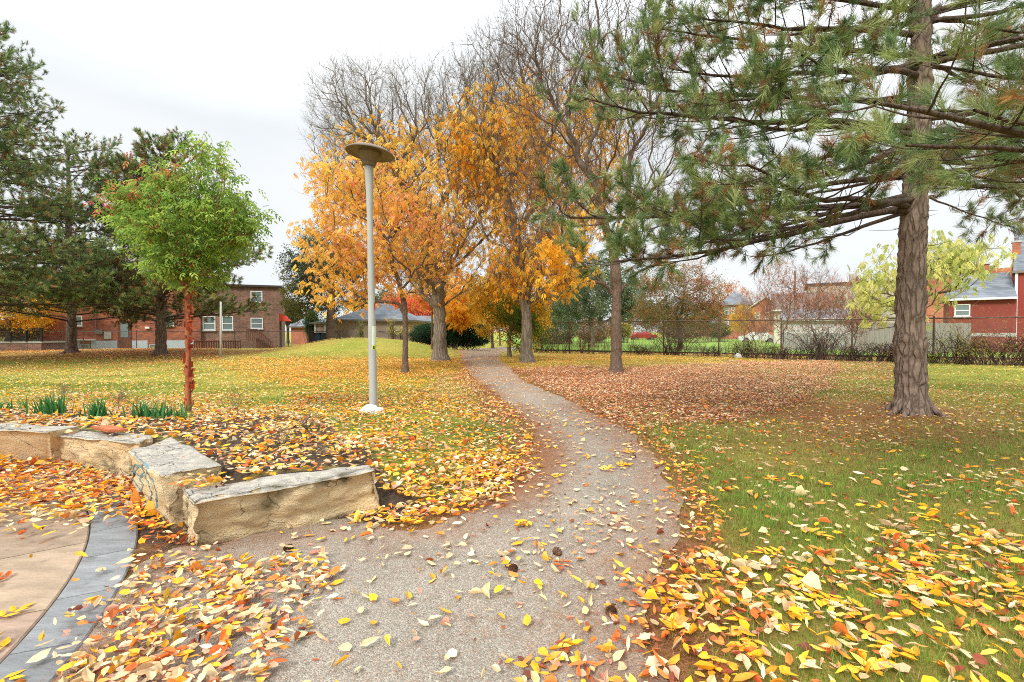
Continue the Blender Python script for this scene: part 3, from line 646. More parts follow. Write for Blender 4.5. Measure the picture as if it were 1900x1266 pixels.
def stone(top4, bot4, label, amp=.03, seed=0, moss=(), n=34, fr=3.2):
    """top4 / bot4: four corners in the same order round the block"""
    T = [np.array(p, float) for p in top4]; B = [np.array(p, float) for p in bot4]
    bm = bmesh.new(); bmesh.ops.create_cube(bm, size=1); bmesh.ops.subdivide_edges(bm, edges=bm.edges[:], cuts=n, use_grid_fill=True)
    bm.verts.index_update(); PR = [[abs(q) for q in v.co] for v in bm.verts]
    for v in bm.verts:
        a, b, c = (min(1, max(0, q + .5)) for q in v.co)
        # soften the arrises irregularly
        t_ = T[0] * (1 - a) * (1 - b) + T[1] * a * (1 - b) + T[2] * a * b + T[3] * (1 - a) * b
        b_ = B[0] * (1 - a) * (1 - b) + B[1] * a * (1 - b) + B[2] * a * b + B[3] * (1 - a) * b
        v.co = Vector(b_ * (1 - c) + t_ * c)
    bm.normal_update(); moves = []
    ctr = sum((v.co for v in bm.verts), Vector()) / len(bm.verts)
    for v in bm.verts:
        q = v.co * fr + Vector((seed * 7.1, 0, 0)); nz_ = abs(v.normal.z)
        d = noise.fractal(q, .9, 2.1, 5) * amp * (1.1 if nz_ < .6 else .28)
        rdg = noise.ridged_multi_fractal(v.co * 1.7 + Vector((seed, 3, 1)), 1.0, 2.0, 3, 1.0, 2.0) * amp * .55 * (1 if nz_ < .6 else .1)
        lay_ = math.sin(v.co.z * 48 + 6 * noise.noise(v.co * 3)) * .0018 if nz_ < .6 else 0
        ax_ = sorted(PR[v.index])[1]; ch_ = max(0, (ax_ - .40) / .10); moves.append(v.normal * (d - rdg + lay_ - .008 - .030 * ch_ ** 3 * (.25 + .9 * abs(noise.noise(v.co * 9)) + .5 * abs(noise.noise(v.co * 3)))) + Vector((0, 0, noise.noise(v.co * 2.2) * .02)))
    for v, mv in zip(bm.verts, moves): v.co += mv
    o_ = Vector(((T[0] + T[2]) / 2).tolist()); o_.z = float(B[0][2])
    me = bpy.data.meshes.new('stone_block'); bmesh.ops.translate(bm, verts=bm.verts, vec=-o_); bm.to_mesh(me)
    for v in bm.verts: v.co += o_
    STONES_BVH.append(BVHTree.FromBMesh(bm)); 
    C = []
    for v in bm.verts:
        q = 0
        for (mp_, r) in moss: q = max(q, 1 - (v.co - Vector(mp_)).length / r + noise.noise(v.co * 14) * .45)
        C += [min(1, max(0, q * 1.6))] * 3 + [1]
    bm.free(); at = me.attributes.new('Col', 'FLOAT_COLOR', 'POINT'); at.data.foreach_set('color', C)
    me.polygons.foreach_set('use_smooth', [True] * len(me.polygons)); me.materials.append(STONE)
    o = bpy.data.objects.new('stone_block', me); COL.objects.link(o); o.location = o_; tag(o, label, 'stone block', 'stone blocks of the low retaining wall'); return o
def g3(u, v, z): return G(u, v, z)
dz = lambda p, z: np.array([p[0], p[1], z])
s1t = [g3(350, 936, .36), g3(702, 870, .39), g3(690, 858, .39), g3(330, 903, .36)]
s1b = [g3(350, 1020, 0), g3(714, 952, 0), g3(700, 925, 0), g3(330, 985, 0)]
s1b = [dz(p, -.05) for p in s1b]
stone(s1t, s1b, 'buff limestone block at the end of the wall beside the gravel path', .055, 1, moss=[(D(510, 905, 3.55), .11), (D(500, 940, 3.5), .09), (D(640, 885, 3.8), .09), (D(600, 890, 3.7), .08), (D(338, 950, 3.4), .10), (D(560, 895, 3.6), .07)])
s2t = [g3(294, 882, .44), g3(418, 859, .44), g3(324, 809, .44), g3(232, 838, .44)]
s2t = [g3(294, 882, .44), g3(418, 859, .44), g3(318, 808, .44), g3(232, 838, .44)]
s2b = [g3(318, 985, -.0), dz(s2t[1], 0), dz(s2t[2], 0), g3(236, 905, 0)]
s2b = [dz(p, -.05) for p in s2b]
st2 = stone(s2t, s2b, 'grey topped block with teal graffiti on its flank, beside the end block', .036, 2, moss=[(D(400, 870, 4.0), .12)])
s3t = [g3(93, 806, .40), g3(262, 822, .40), g3(285, 803, .40), g3(130, 797, .40)]
s3b = [g3(90, 866, 0), g3(250, 892, 0), dz(s3t[2], 0), dz(s3t[3], 0)]; s3b = [dz(p, -.05) for p in s3b]
stone(s3t, s3b, 'rough pale block carrying the rusty plate, behind the graffiti block', .045, 3, moss=[(D(225, 850, 5.1), .2)])
s4t = [g3(-120, 792, .46), g3(91, 801, .46), g3(152, 789, .46), g3(-110, 779, .46)]
s4b = [g3(-130, 860, 0), g3(90, 864, 0), dz(s4t[2], 0), dz(s4t[3], 0)]; s4b = [dz(p, -.05) for p in s4b]
stone(s4t, s4b, 'flat smooth grey stone block touching the left edge of the photo', .014, 4)

# graffiti strokes hugging the flank of the second block
def strokes():
    gx_ = Geo(); bv = STONES_BVH[1]; c0 = Vector((0, 0, CAMZ))
    S = [[(246, 868), (252, 862), (262, 866), (268, 876), (260, 884), (250, 876), (258, 864), (270, 872)],
         [(244, 885), (254, 900), (262, 912), (266, 900), (258, 888), (270, 880)], [(262, 866), (268, 858), (274, 868), (270, 886), (278, 900)],
         [(272, 876), (284, 892), (290, 914), (292, 934)], [(280, 930), (274, 944), (284, 950), (292, 938), (288, 922)], [(246, 862), (250, 880), (246, 890)], [(276, 900), (282, 916), (278, 930)]]
    for st in S:
        pts = []
        for i in range(len(st) - 1):
            for t in np.linspace(0, 1, 7, endpoint=False): pts.append((st[i][0] * (1 - t) + st[i + 1][0] * t, st[i][1] * (1 - t) + st[i + 1][1] * t))
        H = []
        for (u, v) in pts:
            h = bv.ray_cast(c0, Vector(ray(u, v)))
            if h[0] is not None and h[0].x < -2.3: H.append((np.array(h[0]), np.array(h[1])))
        if len(H) < 3: continue
        V = []
        for i, (p, n_) in enumerate(H):
            q = H[min(i + 1, len(H) - 1)][0] - H[max(i - 1, 0)][0]; s_ = norm(np.cross(n_, q)); wd = .007 + .004 * math.sin(i * 1.3)
            for a in (-1, 1):
                pp = p + s_ * wd * a
                h = bv.find_nearest(Vector(pp)); V.append(np.array(h[0]) + np.array(h[1]) * .003)
        k = len(H); I = np.arange(2 * k).reshape(k, 2)
        gx_.add(np.array(V), np.stack([I[:-1, 0], I[1:, 0], I[1:, 1], I[:-1, 1]], 1), lin((96, 140, 150)))
    if gx_.V: 
        V = np.concatenate(gx_.V)
        gx_.build('graffiti', mat('spray_paint', attr=True, var=.35, vs=20, rough=.7), st2)
strokes()

def box(g, x0, x1, y0, y1, z0, z1, col=None, M=None):
    V = np.array([[x0, y0, z0], [x1, y0, z0], [x1, y1, z0], [x0, y1, z0], [x0, y0, z1], [x1, y0, z1], [x1, y1, z1], [x0, y1, z1]], float)
    if M is not None: V = V @ M[:3, :3].T + M[:3, 3]
    g.add(V, np.array([[0, 3, 2, 1], [4, 5, 6, 7], [0, 1, 5, 4], [1, 2, 6, 5], [2, 3, 7, 6], [3, 0, 4, 7]]), col)
def tube(g, P, R, k=8, col=None, cap=True):
    P = np.asarray(P, float); R = np.asarray(R, float) * np.ones(len(P)); n = len(P)
    T = norm(np.gradient(P, axis=0)); mT = np.abs(T.mean(0)); ref = np.eye(3)[int(np.argmin(mT))]
    A = norm(np.cross(T, ref)); B = np.cross(T, A); an = np.arange(k) * 2 * math.pi / k
    V = P[:, None] + (A[:, None] * np.cos(an)[None, :, None] + B[:, None] * np.sin(an)[None, :, None]) * R[:, None, None]
    I = np.arange(n * k).reshape(n, k); J = np.roll(I, -1, 1)
    fc = [np.stack([I[:-1], J[:-1], J[1:], I[1:]], -1).reshape(-1, 4)]
    if cap: fc.append(np.array([I[-1]])); fc.append(np.array([I[0][::-1]]))
    if col is not None and np.ndim(col) == 2 and len(col) == n: col = np.repeat(col, k, 0)
    g.add(V.reshape(-1, 3), fc, col)
def lathe(g, prof, c, k=32, col=None, tilt=None):
    an = np.arange(k) * 2 * math.pi / k; P = np.array(prof, float)
    V = np.stack([P[:, :1] * np.cos(an), P[:, :1] * np.sin(an), np.repeat(P[:, 1:2], k, 1)], -1)
    if tilt is not None: V = V @ tilt.T
    V = V + np.array(c); I = np.arange(len(P) * k).reshape(len(P), k); J = np.roll(I, -1, 1)
    g.add(V.reshape(-1, 3), np.stack([I[:-1], J[:-1], J[1:], I[1:]], -1).reshape(-1, 4), col)

# rusty plate on the third block
p0 = G(203, 797, .40); bvz = .435
h = STONES_BVH[2].ray_cast(Vector((p0[0], p0[1], 2)), Vector((0, 0, -1)))
if h[0] is not None: bvz = h[0].z + .012
g1 = Geo()
q = [G(168, 795, bvz), G(200, 803, bvz), G(238, 800, bvz), G(206, 792, bvz)]
V = np.array([*q, *[p + np.array([0, 0, .022]) for p in q]])
g1.add(V, np.array([[0, 1, 2, 3][::-1], [4, 5, 6, 7], [0, 1, 5, 4], [1, 2, 6, 5], [2, 3, 7, 6], [3, 0, 4, 7]]), lin((168, 96, 62)))
V2 = V.copy(); c_ = V[:4].mean(0); V2[:, :2] = c_[:2] + (V2[:, :2] - c_[:2]) * .8; V2[:4, 2] = bvz + .022; V2[4:, 2] = bvz + .027
g1.add(V2, np.array([[4, 5, 6, 7], [0, 1, 5, 4], [1, 2, 6, 5], [2, 3, 7, 6], [3, 0, 4, 7]]), lin((182, 108, 74)))
o = g1.build('metal_plate', mat('rusty_metal', attr=True, rough=.7, var=.25, vs=14, metal=.2), origin=c_); tag(o, 'square rusty metal plate lying on top of a stone block', 'metal plate')

# leaves lying on stone tops and bed soil
rg = np.random.default_rng(91); xs, ys, zs = [], [], []
for bi, (bv, cnt) in enumerate(zip(STONES_BVH, (12, 3, 14, 12))):
    T4 = (s1t, s2t, s3t, s4t)[bi]
    for _ in range(cnt):
        a, b = rg.random(), rg.random() ** .6
        if bi == 0: a *= .35; b = .75 + .3 * rg.random()
        p = T4[0] * (1 - a) * (1 - b) + T4[1] * a * (1 - b) + T4[2] * a * b + T4[3] * (1 - a) * b
        h = bv.ray_cast(Vector((p[0], p[1], 2)), Vector((0, 0, -1)))
        if h[0] is not None: xs.append(p[0]); ys.append(p[1]); zs.append(h[0].z - .01)
# drift in the notch behind the end block
for _ in range(60):
    p = G(rg.uniform(340, 425), rg.uniform(884, 898), .40); xs.append(p[0] + rg.normal(0, .03)); ys.append(p[1] + rg.normal(0, .05)); zs.append(.34 + rg.random() * .05)
xs, ys, zs = map(np.array, (xs, ys, zs)); pw = np.tile(np.array([5, 2.5, 1.4, .6, .6]) / 10.1, (len(xs), 1))
lay(xs, ys, zs, pw, np.ones(len(xs)) * .9, rg, True)
finish_leaves()
# ------------------------------------------------------------------ bed plants
def leafy_clump(u, v, z, n, h, label, seed):
    p = G(u, v, z); p[2] = float(terrain(p[0:1], p[1:2])[0]); r = np.random.default_rng(seed)
    root = tag(bpy.data.objects.new('iris_plant', None), label, 'plant', 'strap leaved plants in the flower bed'); COL.objects.link(root); root.location = p
    gl = Geo()
    for i in range(n):
        a = r.random() * 6.28; l = h * r.uniform(.6, 1.15); ln = r.uniform(.05, .75) * l; b = p + np.array([r.normal(0, .09), r.normal(0, .07), -.01])
        t = np.linspace(0, 1, 6); d = np.array([math.cos(a), math.sin(a), 0]); P = b + d * (ln * t ** 1.7)[:, None] + np.array([0, 0, 1]) * (l * (t - .28 * t ** 3 * (ln / l)))[:, None]
        s_ = np.array([-d[1], d[0], 0]) * .011; wd = (1 - t ** 3)[:, None] + .05; f_ = d * .004
        V = np.stack([P - s_ * wd, P - f_, P + s_ * wd], 1).reshape(-1, 3); I = np.arange(18).reshape(6, 3)
        fc = np.concatenate([np.stack([I[:-1, k], I[:-1, k + 1], I[1:, k + 1], I[1:, k]], 1) for k in (0, 1)])
        c = SR(74, 132, 60) * r.uniform(.7, 1.35) * np.array([1, 1, 1 + r.uniform(0, .7)]); gl.add(V, fc, c)
    gl.build('leaves', MAT['grass'], root, smooth=True)
for k, (u, v, n, h, lb) in enumerate([(92, 768, 90, .34, 'largest strap leaved clump, behind the flat grey block'), (178, 774, 60, .30, 'compact upright green clump behind the rusty plate'), (268, 776, 50, .30, 'strap leaved clump left of the red barked tree, bluish green'),
        (300, 776, 45, .24, 'low strap leaved clump between the bluish clump and the red barked tree'), (336, 776, 30, .24, 'thin strap leaved clump at the foot of the red barked tree'), (-6, 755, 40, .26, 'strap leaved clump cut by the left edge of the photo'), (42, 752, 14, .24, 'tiny sparse strap leaved sprout near the largest clump')]):
    leafy_clump(u, v, .30, n, h, lb, 50 + k)
# ------------------------------------------------------------------ tree machinery
def grow(trunk, targets, seed, alpha=.35, step=.35, jit=.05, kdown=1.2, sag=0.0, first=0, minlink=3):
    r = np.random.default_rng(seed); N = len(trunk) + len(targets) * 14; P = np.zeros((N + 4000, 3)); par = np.full(N + 4000, -1); L = np.zeros(N + 4000); Dn = np.zeros((N + 4000, 3)); pen = np.zeros(N + 4000)
    n = 0
    for i, p in enumerate(trunk):
        P[n] = p; par[n] = n - 1
        if n: L[n] = L[n - 1] + np.linalg.norm(P[n] - P[n - 1]); Dn[n] = norm(P[n] - P[n - 1])
        else: Dn[n] = (0, 0, 1)
        pen[n] = 0 if i >= minlink else 1e6; n += 1
    for A in targets:
        d = A - P[:n]; dist = np.linalg.norm(d, axis=1) + 1e-6; u = d / dist[:, None]
        cost = dist * (1 + kdown * np.maximum(0, -u[:, 2] + .05) + .8 * np.maximum(0, .25 - (u * Dn[:n]).sum(1))) + alpha * L[:n] + pen[:n]
        j = int(np.argmin(cost)); ds = dist[j]
        if ds < step * .35: continue
        m = max(1, int(round(ds / step))); p0 = P[j]; c1 = p0 + (Dn[j] * .55 + np.array([0, 0, .25])) * ds * .45; c1[2] -= sag * ds
        last = j
        for k in range(1, m + 1):
            t = k / m; q = (1 - t) ** 2 * p0 + 2 * t * (1 - t) * c1 + t * t * A
            if n >= len(P) - 1: break
            P[n] = q + r.normal(0, jit * min(1, ds), 3) * (k < m); par[n] = last; L[n] = L[last] + np.linalg.norm(P[n] - P[last]); Dn[n] = norm(P[n] - P[last]); last = n; n += 1
    return P[:n], par[:n], Dn[:n]
def radii(P, par, tip, rbase, e=2.4, trunk_n=0, flare=0):
    n = len(P); ch = np.zeros(n, int); w_ = np.zeros(n)
    for i in range(n - 1, 0, -1):
        if w_[i] == 0: w_[i] = 1.0
        w_[par[i]] += w_[i]
    R = w_ ** (1 / e); R = tip + (R - 1) * (rbase - tip) / max(1e-6, R[max(0, min(trunk_n - 1, 3))] - 1)
    return R
def skeleton_mesh(g, P, par, R, rmin=0.0, col=None, kbig=12, lump=0.0, seed=0):
    n = len(P); kids = [[] for _ in range(n)]
    for i in range(1, n): kids[par[i]].append(i)
    stack = [(0, -1)]
    while stack:
        s, frm = stack.pop(); ch = [frm] if frm >= 0 else []; ch.append(s); i = s
        while kids[i]:
            ks = kids[i]; b = max(ks, key=lambda q: R[q])
            for q in ks:
                if q != b: stack.append((q, i))
            ch.append(b); i = b
        if len(ch) < 2: continue
        rr = R[ch].copy()
        if frm >= 0: rr[0] = min(rr[0], rr[1] * 1.15)
        if rr.max() < rmin: continue
        k = 3 if rr.max() < .008 else 4 if rr.max() < .02 else 6 if rr.max() < .06 else kbig
        Q = P[ch]
        if k >= kbig and len(Q) > 3:   # refine the thick ones
            t = np.arange(len(Q)); tt = np.linspace(0, len(Q) - 1, len(Q) * 4)
            Q = np.stack([np.interp(tt, t, Q[:, a]) for a in range(3)], 1); rr = np.interp(tt, t, rr)
            for _ in range(3): Q[1:-1] = (Q[:-2] + 2 * Q[1:-1] + Q[2:]) / 4; rr[1:-1] = (rr[:-2] + 2 * rr[1:-1] + rr[2:]) / 4
        tube(g, Q, rr, k, col, cap=False)
def bulge(g, amp, fr, seed, zs=.5):
    """lumpy bark: push the thick tube vertices in and out"""
    for V in g.V:
        if len(V) < 100: continue
        for i in range(len(V)):
            q = noise.noise(Vector((V[i, 0] * fr + seed, V[i, 1] * fr, V[i, 2] * fr * zs))); V[i, :2] += np.array([noise.noise(Vector((seed + 9, V[i, 1] * fr, V[i, 2] * fr))), q]) * amp
def perp(Xv, up=(0, 0, 1.)):
    Yv = norm(np.cross(np.tile(np.array(up), (len(Xv), 1)), Xv) + 1e-6); return Yv, np.cross(Xv, Yv)
def sprigs(g, P0, d, L, r, rngs, col=None, curve=.25, k=3):
    """vectorised curved twigs; returns mid and end points"""
    n = len(P0); side = norm(rngs.normal(0, 1, (n, 3))); c = P0 + d * (L * .5)[:, None] + side * (L * curve * .3)[:, None]; e = P0 + d * L[:, None] + side * (L * curve * .2)[:, None] + np.array([0, 0, 1.]) * (L * curve * .4)[:, None]
    A, B = perp(d); an = np.arange(k) * 2 * math.pi / k
    rings = []
    for p, f in ((P0, 1.0), (c, .7), (e, .25)):
        rings.append(p[:, None] + (A[:, None] * np.cos(an)[None, :, None] + B[:, None] * np.sin(an)[None, :, None]) * (r * f)[:, None, None])
    V = np.stack(rings, 1).reshape(-1, 3); I = np.arange(3 * k).reshape(3, k); J = np.roll(I, -1, 1)
    T = np.stack([I[:-1], J[:-1], J[1:], I[1:]], -1).reshape(-1, 4)
    fc = (T[None] + (np.arange(n) * 3 * k)[:, None, None]).reshape(-1, 4)
    g.add(V, fc, col); return c, e
def in_ells(E, n, r, shell=.35):
    """E: (u,v,ru,rv,Y,dY,weight)"""
    wt = np.array([e[6] for e in E], float); k = r.choice(len(E), n, p=wt / wt.sum()); out = []
    for i in k:
        u, v, ru, rv, Yd, dY, _ = E[i]; q = norm(r.normal(0, 1, 3)) * r.random() ** shell
        c = D(u, v, Yd); out.append(c + q * np.array([ru / F * Yd, dY, rv / F * Yd]))
    return np.array(out)
# pinnate leaf: leaflets along a drooping rachis
def pinnate(pairs=4, w_=.42, droop=.25, ang=.9):
    V, Fc = [], []
    def lf(b, d, l):
        s_ = norm(np.cross([0, 0, 1], d)); i = len(V)
        V.extend([b, b + d * l * .45 + s_ * l * w_ * .5 + np.array([0, 0, .02]), b + d * l + np.array([0, 0, -droop * l]), b + d * l * .45 - s_ * l * w_ * .5 + np.array([0, 0, .02])]); Fc.append([i, i + 3, i + 2, i + 1])
    for k in range(pairs):
        x = .2 + .65 * k / pairs
        for sg in (-1, 1): lf(np.array([x, 0, -droop * x * x]), norm(np.array([math.cos(ang), sg * math.sin(ang), -.25])), .42)
    lf(np.array([.82, 0, -droop * .7]), norm(np.array([1, 0, -.4])), .42)
    return np.array(V), np.array(Fc)
PIN = pinnate(); TRI = pinnate(1, .5, .2, 1.0); TRI3 = pinnate(2, .46, .2, .8)
SIMPLE = (RH, RHF)
def foliage(g, T, pos, size, colf, r, droop=(.2, .9), out_from=None):
    n = len(pos); th = r.random(n) * 6.283; dr = r.uniform(*droop, n)
    Xv = norm(np.stack([np.cos(th), np.sin(th), -dr], 1))
    if out_from is not None: Xv = norm(Xv + norm(pos - out_from) * .5)
    Yv, Zv = perp(Xv); ro = r.normal(0, .6, n)[:, None]; Y2 = Yv * np.cos(ro) + Zv * np.sin(ro); Z2 = np.cross(Xv, Y2)
    s_ = (size * r.uniform(.7, 1.25, n))[:, None]; c = colf(pos, r)
    g.inst(T[0], T[1], pos, Xv * s_, Y2 * s_, Z2 * s_, c, np.tile([.86, 1, 1.08, 1], len(T[0]) // 4))
def palette(cols, noise_s=.8, var=.15, wts=None):
    cols = np.array([lin(c) for c in cols])
    def f(pos, r):
        n = len(pos); t = vnoise(pos[:, 0] + pos[:, 2] * .7, pos[:, 1] + pos[:, 2] * 1.1, noise_s) * .75 + r.random(n) * .35 - .05
        k = np.clip((t * len(cols)).astype(int), 0, len(cols) - 1); return cols[k] * (1 + r.normal(0, var, (n, 1)))
    return f

def broadleaf(name, label, group, cat, base, E, n_t, seed, rb, fork_h, limbs=(), top=None, tip=.006, alpha=.3, tw=(3, .6), twr=.004, leafE=None, n_leaf=0, leafT=PIN, lsize=.25, colf=None, bark='greybark', leaf_near=0.9, up=.35, kdown=1.2, e=2.05, step=.35, lean=(0, 0), droop=(.2, .9), sub=2, crownlabel=None, flare=.5, jit=.05, bare_ok=True, rmax_tw=.03, sag=0.0, clump=1.0):
    r = np.random.default_rng(seed); base = np.array(base, float); base[2] = float(terrain(base[0:1], base[1:2])[0]) - .03
    root = empty(name, base, label, cat, group)
    k = max(4, int(fork_h / .35)); t = np.linspace(0, 1, k); trunk = base + np.outer(t * fork_h, [lean[0], lean[1], 1]); trunk[1:, :2] += np.cumsum(r.normal(0, .012 + rb * .04, (k - 1, 2)), 0) * .8
    T = [np.array(p, float) for p in limbs]
    A = in_ells(E, n_t, r)
    A = A[A[:, 2] > base[2] + fork_h * .55]
    ps, pr, dn = grow(trunk, T + list(A), seed, alpha, step, jit, kdown, sag, minlink=max(1, k - 2))
    R = radii(ps, pr, tip, rb, e, k)
    z = ps[:k, 2] - base[2]; R[:k] = np.maximum(R[:k], rb * (1 - .25 * z / fork_h)); R[:k] = rb * (1 - .22 * z / fork_h) * (1 + flare * np.exp(-z / (rb * .8)))
    R = np.minimum(R, rb * 1.6)
    gt = Geo(); skeleton_mesh(gt, ps, pr, R, kbig=14); bulge(gt, rb * .22, 3.0 / max(.25, rb * 2), seed)
    # twigs
    cand = np.where((R < rmax_tw) & (np.arange(len(ps)) >= k))[0]
    S, Dr = [], []
    if tw[0] and len(cand):
        ii = np.repeat(cand, tw[0]); dv = norm(dn[ii] * .7 + r.normal(0, .55, (len(ii), 3)) + np.array([0, 0, up])); L = tw[1] * r.uniform(.4, 1.25, len(ii))
        c, e_ = sprigs(gt, ps[ii], dv, L, np.full(len(ii), twr), r); pts = [c, e_]
        if sub:
            for q in range(sub):
                m = r.random(len(ii)) < .8; st = np.where(r.random((m.sum(), 1)) < .5, c[m], ps[ii][m] * .3 + e_[m] * .7); dd = norm(dv[m] * .8 + r.normal(0, .5, (m.sum(), 3)) + np.array([0, 0, up * .6]))
                c2, e2 = sprigs(gt, st, dd, L[m] * .6, np.full(m.sum(), twr * .7), r); pts += [c2, e2]
        S = np.concatenate(pts)
    gt.build('trunk', MAT[bark], root, smooth=True)
    if n_leaf:
        if leafE is None:
            cc = S if len(S) else ps[cand]; q_ = vnoise(cc[:, 0] * 1.0 + cc[:, 2] * .8 + seed, cc[:, 1] + cc[:, 2] * 1.2, clump); cc = cc[r.random(len(cc)) < sstep(.22, .5, q_) + .06]
        else:
            src = np.concatenate([S, ps[cand]]) if len(S) else ps[cand]; m = np.zeros(len(src), bool); fr_ = np.zeros(len(src))
            for (u, v, ru, rv, Yd, dY, wt) in leafE:
                c = D(u, v, Yd); q = (((src - c) / np.array([ru / F * Yd, dY, rv / F * Yd])) ** 2).sum(1); fr_ = np.maximum(fr_, wt * np.clip(1.6 - q * .9, 0, 1))
            cl = sstep(.25, .6, vnoise(src[:, 0] + src[:, 2] * .6, src[:, 1] + src[:, 2], 1.1)) * .8 + .2
            m = r.random(len(src)) < fr_ * cl; cc = src[m]
        if len(cc):
            ii = r.integers(0, len(cc), n_leaf); pos = cc[ii] + r.normal(0, .06 + lsize * .25, (n_leaf, 3))
            gl = Geo(); foliage(gl, leafT, pos, lsize, colf, r, droop); gl.build('crown', MAT['leaf'], root)
    return root

# needle tufts for the pines
def tuft(kn, ln, w_, seed, stem=.16, ang=(.45, 1.0)):
    r = np.random.default_rng(seed); V, Fc, S = [], [], []
    for i in range(kn):
        x = stem * r.random() ** .8; a = r.random() * 6.283; th = r.uniform(*ang) * (1.15 - .6 * x / stem); l = ln * r.uniform(.75, 1.1)
        d = np.array([math.cos(th), math.sin(th) * math.cos(a), math.sin(th) * math.sin(a)]); s_ = norm(np.cross(d, r.normal(0, 1, 3))) * w_ * .5; b = np.array([x, 0, 0]); i0 = len(V); cv = norm(np.cross(s_, d)) * l * r.uniform(-.08, .12)
        V += [b - s_, b + s_, b + d * l * .55 + s_ * .8 + cv, b + d * l * .55 - s_ * .8 + cv, b + d * l]; Fc.append([i0, i0 + 1, i0 + 2, i0 + 3]); S.append([i0 + 3, i0 + 2, i0 + 4])
    c = np.repeat(r.uniform(.7, 1.3, kn), 5)
    return np.array(V), [np.array(Fc), np.array(S)], c
GREENS = np.array([lin(c) for c in ((116, 138, 80), (98, 124, 74), (138, 152, 88), (86, 108, 66), (160, 168, 112))])
BROWNS = np.array([lin(c) for c in ((140, 102, 66), (120, 86, 56), (164, 116, 68))])
